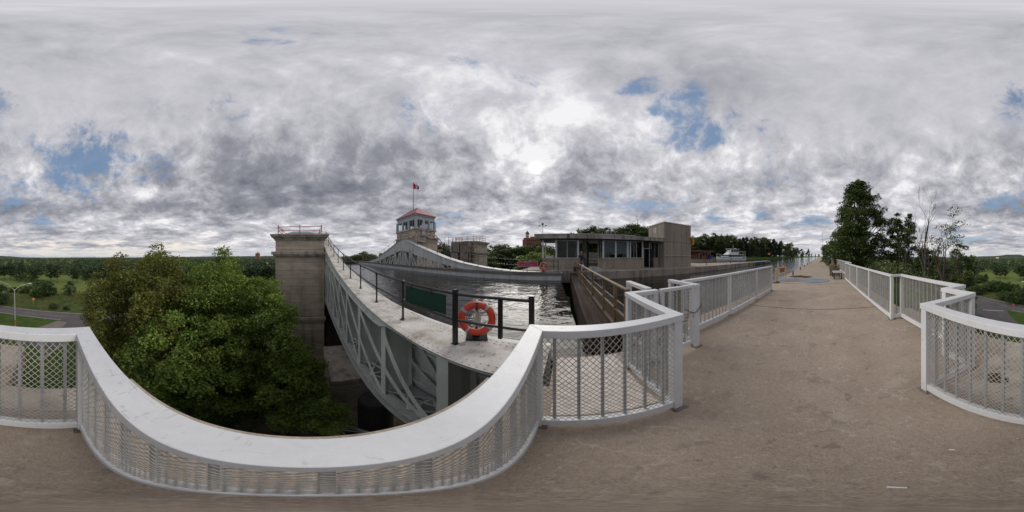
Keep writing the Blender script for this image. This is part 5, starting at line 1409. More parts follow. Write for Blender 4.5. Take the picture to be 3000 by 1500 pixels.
# his left arm is raised beside his head
s2 = av(Q(.02,.19,1.41), .058, sh); e2 = av(Q(.12,.30,1.24), .043, s2); w2 = av(Q(.16,.27,1.50), .028, e2)
hand(V[w2], Vector((0,0,1)), -Rr, F, w2)
body = skin_obj('body', V, E_, RD, 'skin', man)
mb = MB(); nb_ = Q(.115,0,1.635); mb.lathe([(.014,0),(.012,.02),(.004,.035)], nb_-Vector((0,0,.012)), 8, axis=tuple(F)); 
for s in (-1,1): mb.lathe([(.022,0),(.024,.02),(.01,.03)], Q(.02,s*.078,1.64), 8, axis=tuple(Rr*s))
mb.build('nose_and_ears', 'skin', man)
mb = MB()
for s in (-1,1): mb.lathe([(.016,0),(.012,.008)], Q(.112,s*.032,1.665), 8, axis=tuple(F))
mb.box(0,0.001,0,.001,0,.001) if False else None
mb.beam(Q(.105,-.022,1.588), Q(.105,.022,1.588), .01, .008); mb.beam(Q(.116,-.055,1.668), Q(.116,.055,1.668), .008, .006)
mb.build('sunglasses_and_mouth', 'trim_dark', man)
skin_obj('shirt', [Q(0,0,.90),Q(0,0,1.08),Q(.02,0,1.28),Q(.02,0,1.425),Q(.02,-.19,1.415),Q(.055,-.245,1.24),Q(.02,.19,1.415),Q(.075,.255,1.30)],
         [(0,1),(1,2),(2,3),(3,4),(4,5),(3,6),(6,7)], [.158,.150,.160,.118,.085,.078,.085,.078], 'cloth_navy', man, root=1)
skin_obj('shorts', [Q(0,0,.97),Q(0,0,.87),Q(.0,-.10,.80),Q(.09,-.125,.56),Q(.0,.10,.80),Q(.065,.125,.56)], [(0,1),(1,2),(2,3),(1,4),(4,5)], [.150,.155,.122,.10,.122,.10], 'cloth_shorts', man)
mb = MB(); mb.lathe([(.100,0),(.100,.045),(.085,.085),(.045,.115),(.01,.122)], Q(.02,0,1.69), 18); q0 = Q(.09,0,1.69)
mb.plate([Q(.09,-.075,1.695),Q(.19,-.05,1.685),Q(.20,0,1.685),Q(.19,.05,1.685),Q(.09,.075,1.695)], (0,0,.008)); mb.build('cap', 'cap_tan', man)
for s, an in ((-1,(.02,-.14)),(1,(-.02,.15))):
    mb = MB(); c0 = Q(an[0]+.05,an[1]+s*.01,0); mb.box(c0.x-.12,c0.x+.15,c0.y-.048,c0.y+.048,QZ+.002,QZ+.075); mb.build('shoe', 'dark_room', man, bevel=.02)
tb = thing('tote_bag', 'white bag hanging at the man\'s knee behind the gangway rail', 'bag', tuple(Q(.25,.12,.3))); 
mb = MB(); c0 = Q(.28,.14,0); mb.lathe([(.10,QZ+.22),(.14,QZ+.28),(.13,QZ+.48),(.06,QZ+.56)], (c0.x,c0.y,0), 12); mb.build('bag_body', 'sign_white', tb); mb = MB(); mb.torus((c0.x,c0.y,QZ+.58), .06, .008, (1,0,0), n=14, m=5); mb.build('strap', 'sign_white', tb)

# ------------------------------------------------------------------ vegetation
def clumps_to_leaves(cs, rs, per, size, seed, squash=.62, topbias=.35):
    rng = np.random.RandomState(seed); out = []
    for c, r_ in zip(cs, rs):
        n = int(per*(r_/np.mean(rs))**2); d = rng.normal(size=(n,3)); d /= np.linalg.norm(d,axis=1)[:,None]
        d[:,2] = np.where((d[:,2] < 0) & (rng.rand(n) < topbias), -d[:,2], d[:,2])
        rad = r_*rng.uniform(.30,1.0,size=(n,1))**.55*(1+.25*np.sin(3*np.arctan2(d[:,1:2],d[:,0:1])+c[0]*7))
        p = d*rad; p[:,2] *= squash; out.append(p+np.array(c))
    v, f, tn = leaves_at(np.concatenate(out), size, seed+1)
    k = np.concatenate([np.full(len(o)*4, g_) for o, g_ in zip(out, rng.uniform(.78, 1.22, len(out)))])
    w_ = np.concatenate([np.full(len(o)*4, g_) for o, g_ in zip(out, rng.uniform(.92, 1.07, len(out)))])
    tn[:,0] *= k*w_; tn[:,1] *= k; tn[:,2] *= k
    return v, f, tn
def limb_path(a, b, rng, bend=.12, n=5, droop=0.0):
    a = Vector(a); b = Vector(b); L = (b-a).length; out = []
    o1 = Vector((rng.uniform(-1,1),rng.uniform(-1,1),rng.uniform(-.3,.6)))*L*bend
    for i in range(n+1):
        t = i/n; out.append(a.lerp(b, t)+o1*math.sin(PI*t)+Vector((0,0,droop*L*t*t)))
    return out
def leafy_tree(name, label, base, top, Rx, cb, nclump, crad, per, size, leaf, bark='bark', seed=1, cat='tree', group=None, tr=.22, shape='oval', lean=(0,0), limbs=14, squash=.62, gaps=0.0):
    rng = random.Random(seed); base = Vector(base); H = top-base.z; root = thing(name, label, cat, base, group)
    tx = base+Vector((lean[0], lean[1], H*.86))
    trunk = limb_path(base, tx, rng, .03, 8); mb = MB(); mb.tube(trunk, [tr*(1-.78*i/8) for i in range(9)], 8)
    zc0 = base.z+H*cb; cs = []; rs = []
    cen = Vector((base.x+lean[0]*.7, base.y+lean[1]*.7, (zc0+top)/2)); hz = (top-zc0)/2
    while len(cs) < nclump:
        d = Vector((rng.gauss(0,1),rng.gauss(0,1),rng.gauss(0,1))).normalized(); k = rng.uniform(.35,1.0)**.45
        zz = d.z*k
        if shape == 'oval': w_ = 1.0
        elif shape == 'cone': w_ = max(.12, .5*(1-zz)+.05)*1.5
        elif shape == 'column': w_ = (1.0 if zz < .1 else 1-.45*zz)
        elif shape == 'flat': w_ = 1.15-.3*abs(zz)
        bump_ = 1+.22*math.sin(3.1*math.atan2(d.y,d.x)+seed)+.16*math.sin(5.3*math.atan2(d.y,d.x)+zz*4)
        c = cen+Vector((d.x*k*Rx*w_*bump_, d.y*k*Rx*w_*bump_, zz*hz*1.0))
        r_ = crad*rng.uniform(.65,1.3)*(1 if zz < .75 else .75)
        if c.z+r_*.5 > top: c.z = top-r_*.5
        if rng.random() < gaps: continue
        cs.append(tuple(c)); rs.append(r_)
    for c in rng.sample(cs, min(limbs, len(cs))):
        t = min(.95, max(.18, (c[2]-base.z)/H*.75)); a = trunk[int(t*8)]
        r0 = tr*(1-.78*t)*.5; p_ = limb_path(a, c, rng, .12, 5); mb.tube(p_, [r0*(1-.8*i/5) for i in range(6)], 5)
    mb.build('trunk', bark, root, smooth=True)
    v, f, t_n = clumps_to_leaves(cs, rs, per, size, seed, squash); np_mesh('crown', v, f, leaf, root, t_n)
    return root

def near_crown(px, d, ytop, zlow, Rx, zbase=Z0): return polar(px, d, zbase), ztop(ytop, d)
# big maples below the platform
b0, t0 = near_crown(455, 14.5, 712, 0, 5); leafy_tree('maple_tree', 'big maple with an olive-tinged crown, left of the two big trees below the platform', b0, t0, 4.9, .20, 250, 1.0, 300, .17, 'leaf_olive', seed=11, tr=.34, limbs=60)
b0, t0 = near_crown(640, 13.5, 722, 0, 5); leafy_tree('maple_tree', 'tallest bright green maple below the platform, directly left of the stone tower', b0, t0, 4.7, .12, 300, .92, 300, .155, 'leaf_maple', seed=23, tr=.32, limbs=70)
b0, t0 = near_crown(748, 11.5, 806, 0, 5); leafy_tree('maple_tree', 'fresh green maple crown lapping over the foot of the stone tower', b0, t0, 3.5, .22, 190, .78, 300, .145, 'leaf_maple', seed=37, tr=.24, limbs=26)
b0, t0 = near_crown(540, 9.6, 900, 0, 5); leafy_tree('maple_tree', 'lower maple crown nearest the platform in the middle of the foliage', b0, t0, 3.3, .35, 150, .75, 300, .145, 'leaf_maple', seed=41, tr=.24, limbs=26)
b0, t0 = near_crown(845, 8.6, 1060, 0, 5); leafy_tree('maple_tree', 'low maple crown beside the truss at the edge of the pit', b0, t0, 2.0, .45, 75, .62, 300, .135, 'leaf_maple', seed=53, tr=.16, limbs=18)
b0, t0 = near_crown(915, 7.4, 1150, 0, 5); leafy_tree('maple_tree', 'lowest maple crown in the shade at the pit edge, nearest the truss', b0, t0, 1.5, .55, 50, .5, 300, .125, 'leaf_maple', seed=57, tr=.12, limbs=14)
b0, t0 = near_crown(345, 17.5, 772, 0, 5); leafy_tree('ash_tree', 'olive-brown tree crown at the left edge of the big foliage, over the road', b0, t0, 3.6, .25, 130, .9, 240, .17, 'leaf_olive', seed=61, tr=.26, limbs=22)

# undergrowth mass below them
P_ = []
rng_ = np.random.RandomState(9)
for _ in range(240):
    x = rng_.uniform(2.5, 20); y = rng_.uniform(-26, -2.0)
    if x > 14 and y > -6: continue
    P_.append((x, y, Z0+rng_.uniform(.4,3.0)))
v, f, t_n = clumps_to_leaves(P_, list(rng_.uniform(.9,1.8,len(P_))), 55, .30, 4); tag(np_mesh('undergrowth', v, f, 'leaf_shrub', None, t_n), 'dark undergrowth on the slope below the maples', 'undergrowth', kind='stuff')

# trees on the embankment beyond the right-hand railing
def bare_tree(name, label, base, H, seed, tr=.22, spread=.55, mat='dead_bark', depth=5, first=.35, leaf=None, per=0, size=.2, up=.35, nl=6):
    rng = random.Random(seed); root = thing(name, label, 'tree', base); mb = MB(); tips = []
    def grow(p, d, L, r_, k):
        n = 4; pts = [p]; rr_ = [r_]; q = Vector(p); dd = Vector(d)
        for i in range(n):
            dd = (dd+Vector((rng.uniform(-1,1),rng.uniform(-1,1),rng.uniform(-.5,1)*up*2))*.16).normalized(); q = q+dd*(L/n); pts.append(q.copy()); rr_.append(max(.012, r_*(1-.45*(i+1)/n)))
        mb.tube(pts, rr_, 6 if r_ > .04 else 4, cap=False)
        if k == 0 or r_ < .0125: tips.append(q.copy()); return
        m_ = rng.choice((2,3,3)) if k > 1 else rng.choice((2,3))
        for j in range(m_):
            ax = Vector((rng.gauss(0,1),rng.gauss(0,1),rng.gauss(0,.35))).normalized(); nd = (dd*(1-spread*.35)+ax*spread*rng.uniform(.6,1.15)+Vector((0,0,up*.5))).normalized()
            grow(pts[-1] if j < 2 else pts[2+rng.randint(0,1)], nd, L*rng.uniform(.62,.86), rr_[-1]*rng.uniform(.62,.84), k-1)
        if k <= 2: tips.append(q.copy())
    t0_ = Vector(base); t1_ = t0_+Vector((rng.uniform(-.3,.3),rng.uniform(-.3,.3),H*first)); mid_ = limb_path(t0_, t1_, rng, .02, 4)
    mb.tube(mid_, [tr*(1-.22*i/4) for i in range(5)], 9, cap=False)
    for j in range(4):
        a = 2*PI*j/4+rng.uniform(-.5,.5); L = H*(1-first)*.36
        grow(mid_[-1] if j < 3 else mid_[3], Vector((math.cos(a)*spread*.8,math.sin(a)*spread*.8,1)).normalized() if j else Vector((.05,.05,1)), L*(1.25 if j == 0 else .95), tr*.66 if j == 0 else tr*.46, depth)
    mb.build('trunk', mat, root, smooth=True)
    if leaf:
        cs = [tuple(t) for t in tips if rng.random() < per]
        v, f, t_n = clumps_to_leaves(cs, [rng.uniform(.45,.95) for _ in cs], nl, size, seed); np_mesh('crown', v, f, leaf, root, t_n)
    return root
def rb(px, d, z): return polar(px, d, z)
leafy_tree('poplar_tree', 'tall dark poplar standing highest beside the towpath on the right', rb(2518,29,-2.5), ztop(528,29), 4.5, .05, 260, .95, 190, .23, 'leaf_poplar', seed=71, tr=.38, shape='column', limbs=50)
leafy_tree('poplar_tree', 'dark bushy poplar at the foot of the tallest one, nearest the towpath', rb(2492,25,-2.2), ztop(640,25), 3.2, .0, 120, .9, 130, .25, 'leaf_poplar', seed=72, tr=.2, shape='oval', limbs=18)
leafy_tree('poplar_tree', 'small ragged poplar at the left end of the right-hand trees', rb(2447,40,-1), ztop(700,40), 3.3, .0, 70, .9, 90, .28, 'leaf_poplar', seed=73, tr=.16, shape='oval', limbs=14, gaps=.2)
leafy_tree('poplar_tree', 'slender poplar with open crown right of the tallest poplar', rb(2628,27,-4), ztop(615,27), 2.0, .10, 100, .62, 150, .20, 'leaf_poplar', seed=74, tr=.22, shape='column', limbs=30)
leafy_tree('poplar_tree', 'thin poplar with gaps in its crown left of the bare tree', rb(2660,29,-5), ztop(622,29), 1.5, .30, 52, .6, 120, .20, 'leaf_poplar', seed=75, tr=.18, shape='column', limbs=20, gaps=.3)
bare_tree('dead_tree', 'tallest bare dead tree with a thick grey trunk, among the right-hand trees', rb(2702,21,-6.5), 14.2, 86, tr=.34, first=.42, spread=.50, depth=6, up=.55, mat='dead_bark')
bare_tree('dying_tree', 'reddish-trunked tree with sparse leaves right of the dead tree', rb(2768,19.5,-7.5), 12.6, 84, tr=.27, first=.42, spread=.6, depth=5, mat='bark_red', leaf='leaf_poplar', per=.22, size=.17, nl=55, up=.25)
bare_tree('dead_tree', 'smaller bare tree in front of the thin poplar', rb(2655,24,-6), 11.4, 87, tr=.15, first=.45, spread=.55, depth=4, up=.3)
leafy_tree('poplar_tree', 'leafy lower poplar at the right end of the right-hand trees', rb(2812,21,-8), ztop(712,21), 2.2, .25, 80, .65, 130, .22, 'leaf_poplar', seed=77, tr=.2, shape='oval', limbs=22, gaps=.15)
leafy_tree('poplar_tree', 'shaded poplar behind the dead tree, low crown', rb(2720,27,-8), ztop(712,27), 2.4, .2, 70, .8, 120, .26, 'leaf_poplar', seed=78, tr=.2, shape='oval', limbs=18)
leafy_tree('poplar_tree', 'dark rounded poplar low between the two trunks', rb(2745,33,-12), ztop(745,33), 4.2, .1, 90, 1.1, 110, .32, 'leaf_wood', seed=79, tr=.22, shape='oval', limbs=14)
leafy_tree('poplar_tree', 'dark tree mass low behind the slender poplar', rb(2600,36,-8), ztop(735,36), 5.2, .05, 110, 1.25, 110, .34, 'leaf_poplar', seed=80, tr=.24, shape='oval', limbs=14)
P_ = []
for _ in range(260):
    px = rng_.uniform(2560, 2850); d = rng_.uniform(14, 40); p = polar(px, d); h_ = float(terrain_h(p.x, p.y))
    if p.x < 5: continue
    P_.append((p.x, p.y, h_+rng_.uniform(.2,1.8)))
v, f, t_n = clumps_to_leaves(P_, list(rng_.uniform(.7,1.6,len(P_))), 150, .19, 5); tag(np_mesh('undergrowth', v, f, 'leaf_wood', None, t_n), 'dense shrub growth under the right-hand trees', 'undergrowth', kind='stuff')
# long grass on the embankment and the left bank slope
def grass(name, label, pts, h_, seed, mat='grass_blades'):
    rng = np.random.RandomState(seed); P0 = np.array(pts); n = len(P0); a = rng.uniform(0,2*PI,n); w_ = rng.uniform(.012,.03,n); hh = h_*rng.uniform(.5,1.3,n)
    dx = np.stack([np.cos(a)*w_, np.sin(a)*w_, np.zeros(n)],1); tip = P0+np.stack([rng.uniform(-.3,.3,n)*hh, rng.uniform(-.3,.3,n)*hh, hh],1)
    v = np.stack([P0-dx, P0+dx, tip],1).reshape(-1,3); f = np.arange(3*n).reshape(n,3)
    tn = rng.uniform(.7,1.3,size=(n,1)); col = np.repeat(np.concatenate([tn*1.1,tn,tn*.9,np.ones((n,1))],1),3,axis=0)
    return tag(np_mesh(name, v, f, mat, None, col), label, 'grass', kind='stuff')
pts = []
for _ in range(26000):
    x = rng_.uniform(2.35, 12); y = rng_.uniform(4.5, 34); pts.append((x,y,float(terrain_h(x,y))-.02))
grass('long_grass', 'rough grass on the embankment right of the railing', pts, .32, 3)

# generic smaller trees, copied
def proto(name, label, H, Rx, leaf, seed, shape, cb=.1, ncl=60, crad=None, per=42, size=None, group=None, bark='bark', gaps=0, tr=None, squash=.62):
    return leafy_tree(name, label, (0,0,-500), -500+H, Rx, cb, ncl, crad or Rx*.3, int(per*2.0), size or H*.031, leaf, bark, seed, 'tree', group, tr or H*.018, shape, limbs=10, gaps=gaps, squash=squash)
PR = {}
G1 = 'woodland trees across the canal'
PR['dec1'] = proto('deciduous_tree', '', 12, 3.6, 'leaf_wood', 101, 'oval')
PR['dec2'] = proto('deciduous_tree', '', 12, 3.0, 'leaf_wood', 102, 'column', cb=.06, gaps=.1)
PR['dec3'] = proto('deciduous_tree', '', 12, 4.2, 'leaf_wood', 103, 'oval', cb=.02, ncl=70)
PR['con1'] = proto('conifer_tree', '', 12, 2.2, 'leaf_pine', 104, 'cone', cb=.02, ncl=60, crad=.8, squash=.4)
PR['con2'] = proto('conifer_tree', '', 12, 2.8, 'leaf_pine', 105, 'cone', cb=.03, ncl=70, crad=.9, squash=.4)
PR['pine'] = proto('pine_tree', '', 12, 3.4, 'leaf_pine', 106, 'flat', cb=.28, ncl=60, crad=1.15, squash=.35, gaps=.1)
PR['round'] = proto('round_tree', '', 12, 4.3, 'leaf_pine', 107, 'cone', cb=.04, ncl=80, crad=1.4)
PR['bush'] = proto('shrub', '', 4, 2.6, 'leaf_shrub', 108, 'oval', cb=.0, ncl=44, crad=.8, size=.28)
PR['bright'] = proto('shrub', '', 4, 2.4, 'leaf_bright', 109, 'oval', cb=.0, ncl=44, crad=.7, size=.22)
kidlist(None)
used = set()
def put(key, p, H, label, cat, group=None, wscale=1.0, rot=None):
    o = PR[key]; base_h = 4.0 if key in ('bush','bright') else 12.0
    if key in used: o = copy_tree(o)
    used.add(key)
    o.location = p; s = H/base_h; o.scale = (s*wscale, s*wscale, s); o.rotation_euler = (0,0,rot if rot is not None else random.Random(int(p[0]*31+p[1]*7)).uniform(0,6.28))
    o['label'] = label; o['category'] = cat
    if group: o['group'] = group
    elif 'group' in o: del o['group']
    return o
rng = random.Random(77)
ORD = ['', 'first', 'second', 'third', 'fourth', 'fifth', 'sixth', 'seventh', 'eighth', 'ninth', 'tenth', 'eleventh', 'twelfth', 'thirteenth', 'fourteenth', 'fifteenth', 'sixteenth', 'seventeenth', 'eighteenth', 'nineteenth', 'twentieth'] + ['twentieth']*20
cnt = {}
def OL(px, lst): return ORD[sorted(lst).index(px)+1]+' from the left'
# far bank wood, from the tall block to the vanishing point of the canal
prof_top = [(1990,700),(2040,686),(2080,684),(2120,682),(2160,688),(2200,690),(2230,688),(2260,695),(2300,706),(2340,722),(2380,734),(2410,744)]
prof_d = [(1990,66),(2040,80),(2120,92),(2200,112),(2260,140),(2320,185),(2380,260),(2410,330)]
def lerp_tab(tab, x):
    for (a, b_), (c, d) in zip(tab, tab[1:]):
        if a <= x <= c: return b_+(d-b_)*(x-a)/(c-a)
    return tab[-1][1] if x > tab[-1][0] else tab[0][1]
n = 0
px = 1985.0
while px < 2415:
    for row in (0, 1):
        d = lerp_tab(prof_d, px)*(1+.16*row)*rng.uniform(.97,1.05); q = px+rng.uniform(-4,4)+row*5
        top = ztop(lerp_tab(prof_top, q)+rng.uniform(-5,9)+(0 if row else 7), d)
        key = rng.choice(('dec1','dec2','dec3','con1') if q < 2150 else ('con1','con2','con1','dec2','dec3','con2')); con = key.startswith('con')
        h_ = max(5, top-.3)
        sec = 'right of the tall block' if q < 2030 else 'above the brick washroom' if q < 2100 else 'behind the boat' if q < 2180 else 'right of the boat' if q < 2255 else 'above the jetty tip' if q < 2330 else 'towards the far end of the canal'
        kk = (sec, row, con); cnt[kk] = cnt.get(kk, 0)+1
        put(key, polar(q, d, .2), h_, ('back-row ' if row else 'front-row ')+('conifer' if con else 'leafy tree')+' '+sec+', '+ORD[cnt[kk]]+' from the left', 'tree', ('conifers' if con else 'leafy trees')+' in the wood across the canal', wscale=rng.uniform(.85,1.1)); n += 1
    px += 12.5
LHT = [(1705,700,52,0),(1725,676,50,0),(1745,672,52,0),(1768,676,50,0),(1795,690,56,0),(1822,676,60,0),(1845,668,60,0),(1866,664,58,0),(1890,672,56,0),(1915,684,60,0),(1675,712,55,0),(1815,690,48,0),(1715,690,47,0),(1735,690,47,0),(1757,690,47,0),(1783,696,50,0),(1806,700,52,0),(1834,684,54,0),(1856,684,53,0),(1878,684,52,0),(1902,690,55,0),(1690,706,50,0),(1928,690,62,0),(1950,696,64,0)]
for i, (px, y, d, h_) in enumerate(LHT):
    put(rng.choice(('dec1','dec3')), polar(px, d, .3), (ztop(y, d)-.3)*1.14, ('near' if d < 54 else 'farther')+' leafy tree above the lock house roof, '+OL(px, [q_[0] for q_ in LHT if (q_[2] < 54) == (d < 54)]), 'tree', 'trees behind the lock house', wscale=1.35)
bare_tree('dead_tree', 'bare twiggy treetop rising above the wood behind the lock house', polar(1868, 60, .3), 16.2, 91, tr=.25, first=.5, spread=.5, depth=4, up=.4)
bare_tree('dead_tree', 'bare tree standing out of the wood to the right of the boat', polar(2197, 108, .3), 17.5, 92, tr=.3, first=.5, spread=.4, depth=4, up=.5)
SLT = [(1245,712,62),(1262,716,58),(1280,712,62),(1300,708,58),(1325,712,64),(1440,712,60),(1460,722,56),(1480,708,62),(1500,716,58),(1520,712,62),(1545,714,58),(1568,708,60),(1590,712,56),(1612,716,60),(1640,714,58),(1410,726,64),(1425,735,50)]
for i, (px, y, d) in enumerate(SLT):
    put(rng.choice(('dec1','dec3','dec2')), polar(px, d, -9), ztop(y, d)+9, ('leafy tree between far tower and lock house, ' if px > 1400 else 'leafy tree between control tower and far tower, ')+OL(px, [q_[0] for q_ in SLT if (q_[0] > 1400) == (px > 1400)]), 'tree', 'trees by the lock house slope' if px > 1400 else 'trees between the two towers', wscale=1.05)
for i, (px, y, d, h_) in enumerate([(1566,738,24.5,3.6),(1590,744,25,3.2),(1608,748,23,2.6),(1545,762,24,2.5)]):
    put('bright', polar(px, d, ztop(y,d)-h_), h_, ['yellow-green bush behind the pink sign board, largest of its row','yellow-green bush seen through the corner of the left booth','small yellow-green bush seen through the left booth glass','low yellow-green bush left of the pink sign board'][i], 'shrub', wscale=1.15)
P_ = []
for _ in range(170):
    x = rng_.uniform(-34,-16); y = rng_.uniform(-16,-4.4); P_.append((x, y, float(terrain_h(x,y))+rng_.uniform(0,.8)))
v, f, t_n = clumps_to_leaves(P_, list(rng_.uniform(.5,1.2,len(P_))), 110, .20, 6); tag(np_mesh('slope_plants', v, f, 'leaf_maple', None, t_n), 'lush green plants on the slope behind the far handrail', 'plants', kind='stuff')
CAT = [(1000,752,120),(1018,746,125),(1040,742,118),(1056,736,122),(1066,732,118),(1082,738,120),(1100,742,124),(1118,738,120),(1135,745,118),(1160,744,122),(985,756,130),(1330,735,110)]
for i, (px, y, d) in enumerate(CAT):
    put(rng.choice(('dec1','dec3')), polar(px, d, Z0), ztop(y, d)-Z0, 'tree in the row beyond the caisson, '+OL(px, [q_[0] for q_ in CAT]), 'tree', 'trees beyond the caisson', wscale=.9)

# golf course trees, pines and roadside shrubs (columns, base row, top row in the photograph)
golf = [('pine',12,822,775),('pine',30,821,772),('round',60,824,768),('round',92,826,785),('pine',108,828,784),('pine',150,830,772),('pine',168,829,776),('pine',214,831,782),('pine',226,830,786),('round',264,823,780),
        ('round',205,864,822),('bush',118,866,820),('bush',150,862,842),('round',136,864,822),('bush',70,858,838),('bush',40,856,840),('round',6,890,832),('bush',158,904,888),('bush',195,907,896),
        ('round',2857,806,778),('round',2906,791,772),('pine',2921,816,782),('pine',2930,817,785),('pine',2946,818,780),('pine',2990,823,778),('pine',2998,822,776),('round',2839,785,765),
        ('con2',2889,828,800),('bush',2868,829,805),('bush',2898,852,825),('bush',2922,853,822),('bush',2945,853,826),('bush',2972,854,832),('bush',2862,862,835),('bush',2942,877,852),('bush',2985,888,850),('bush',2840,850,820),('bush',2825,842,815)]
_cp = {}
def POS(px, yb, k):
    side = 'left part' if px < 1500 else 'right part'; row = 'nearest' if yb > 885 else 'nearer' if yb > 845 else 'middle' if yb > 815 else 'farthest'
    kk = (k, side, row); _cp[kk] = _cp.get(kk, 0)+1
    lst = sorted(g_[1] for g_ in golf if g_[0] == k and (g_[1] < 1500) == (px < 1500) and ('nearest' if g_[2] > 885 else 'nearer' if g_[2] > 845 else 'middle' if g_[2] > 815 else 'farthest') == row)
    return ORD[lst.index(px)+1]+' in the '+row+' row, '+side
nm_ = {'pine':('pine tree','pines on the golf course'),'round':('round dark tree','dark trees on the golf course'),'bush':('shrub','shrubs beside the road'),'con2':('conifer','')}
for i, (k, px, yb, yt) in enumerate(golf):
    p = ground(px, yb, Z0); d = math.hypot(p.x, p.y)
    put(k, p, max(1.2, ztop(yt, d)-Z0), {'pine':'long-trunked dark pine on the mown grass, '+POS(px, yb, k),'round':'dark rounded tree on grass beyond the road, '+POS(px, yb, k),'bush':'dark bushy shrub beside the road, '+POS(px, yb, k),'con2':'single conifer at the edge of the mown grass, right of the trees'}[k], 'shrub' if k == 'bush' else 'tree', nm_[k][1] or None, wscale=1.25 if k == 'bush' else 1.15)
for k, o in PR.items():
    if k not in used: bpy.data.objects.remove(o)
# distant woods
def far_wood():
    rng = np.random.RandomState(12); cs = []; rs = []
    bands = [(2830,3000,175,600),(0,250,150,600),(240,1000,230,600),(240,820,120,230),(1000,1240,160,500),(1240,1700,90,300),(1700,2000,80,300),(2000,2400,110,420),(2420,2840,120,500)]
    for a, b_, d0, d1 in bands:
        n = int((b_-a)*(1.35))
        for _ in range(n):
            px = rng.uniform(a, b_); d = d0+(d1-d0)*rng.rand()**1.6; p = polar(px, d)
            zb = float(terrain_h(p.x, p.y)); hh = 10
            if zb > -3.2 and zb < -2.5: continue
            if -52 < p.x < -2 and p.y > 45: continue
            h_ = hh*rng.uniform(.6,1.15); r_ = rng.uniform(2.4,4.5)
            for z in (.35,.62,.85): cs.append((p.x+rng.uniform(-1.5,1.5), p.y+rng.uniform(-1.5,1.5), zb+h_*z)); rs.append(r_*(1.15-z*.55))
    v, f, t_n = clumps_to_leaves(cs, rs, 16, 1.5, 8, squash=.8); return tag(np_mesh('distant_woods', v, f, 'leaf_pine', None, t_n), 'continuous distant woods around the horizon', 'woods', kind='stuff')
far_wood()

# ------------------------------------------------------------------ street furniture and far things
lp = Vector((35.4, 8.3, Z0)); sl_ = thing('street_lamp', 'double-armed grey street lamp on the grass by the road', 'street lamp', lp)
mb = MB(); tp_ = lp+Vector((.15,.25,10.0)); mb.tube([lp, tp_], [.13,.09], 10); mb.lathe([(.22,0),(.22,.3),(.14,.4)], lp, 12); mb.build('pole', 'lamp_metal', sl_)
tg = Vector((math.cos(heading(50)), -math.sin(heading(50)), 0))
for s, dz in ((-1,1.75),(1,1.35)):
    e_ = tp_+tg*s*3.1+Vector((0,0,dz)); mb = MB(); mb.tube([tp_-Vector((0,0,.3)), tp_+tg*s*.6+Vector((0,0,.35)), tp_+tg*s*1.6+Vector((0,0,dz*.75)), e_], [.06,.055,.05,.045], 7); mb.build('arm', 'lamp_metal', sl_)
    mb = MB(); h0 = e_; h1 = e_+tg*s*.85-Vector((0,0,.05)); mb.tube([h0,h0.lerp(h1,.3),h0.lerp(h1,.7),h1], [.06,.14,.14,.05], 8); mb.build('lamp_head', 'lamp_metal', sl_)
cv = thing('chevron_marker', 'black and yellow chevron marker board on the street lamp pole', 'marker', (lp.x,lp.y,Z0+1.2)); vv = Vector((-lp.x,-lp.y,0)).normalized(); c0 = lp+vv*.16
mb = MB(); mb.plate([c0-tg*.16+up*1.2, c0+tg*.16+up*1.2, c0+tg*.16+up*2.65, c0-tg*.16+up*2.65], vv*.02); cvb = mb.build('board', 'orange_paint', cv)
mb = MB()
for i in range(4):
    z = 1.28+i*.34; c1 = c0+vv*.024
    for s in (-1,1): mb.plate([c1+tg*s*.155+up*z, c1+up*(z+.14), c1+up*(z+.28), c1+tg*s*.155+up*(z+.14)], vv*.003)
mb.each('chevron', 'ink', cvb)
def sign_post(name, label, p, zs, shape, mat, r_, cat='sign'):
    root = thing(name, label, cat, p); mb = MB(); mb.tube([p,(p.x,p.y,zs+r_)], .04, 6); mb.build('post', 'galvanised', root)
    v_ = Vector((-p.x,-p.y,0)).normalized(); mb = MB(); n = shape; off = PI/8 if n == 8 else 0; tv = Vector((v_.y*-1, v_.x, 0))
    pts = [Vector((p.x,p.y,zs))+v_*.05+tv*(r_*math.cos(off+2*PI*k/n))+up*(r_*math.sin(off+2*PI*k/n)) for k in range(n)]
    mb.plate(pts, v_*.015); return root, mb.build('face', mat, root), v_, tv
p = Vector((45.3, 18.6, Z0)); s_, f_b, v_, tv = sign_post('stop_sign', 'red octagonal stop sign where the access road meets the road', p, Z0+2.45, 8, 'sign_red', .42)
t_ = text_mesh('lettering', 'STOP', .34, p+Vector((0,0,2.45))+v_*.075, (R(90),0,math.atan2(v_.x,-v_.y)), 'sign_white', f_b, ext=.004)
p = ground(98, 897, Z0); s_, f_b, v_, tv = sign_post('warning_sign', 'orange diamond warning sign on the grass beyond the road', p, Z0+2.6, 4, 'orange_paint', .5)
p = ground(2842, 851, Z0); up_ = thing('utility_pole', 'grey utility pole beside the road, left of the golf course grass', 'pole', p); mb = MB(); mb.tube([p,(p.x,p.y,Z0+9.6)], [.16,.10], 8); mb.build('pole', 'lamp_metal', up_); mb = MB(); mb.box(p.x-.05,p.x+.05,p.y-.6,p.y+.6,Z0+9.0,Z0+9.15); mb.build('crossarm', 'lamp_metal', up_)
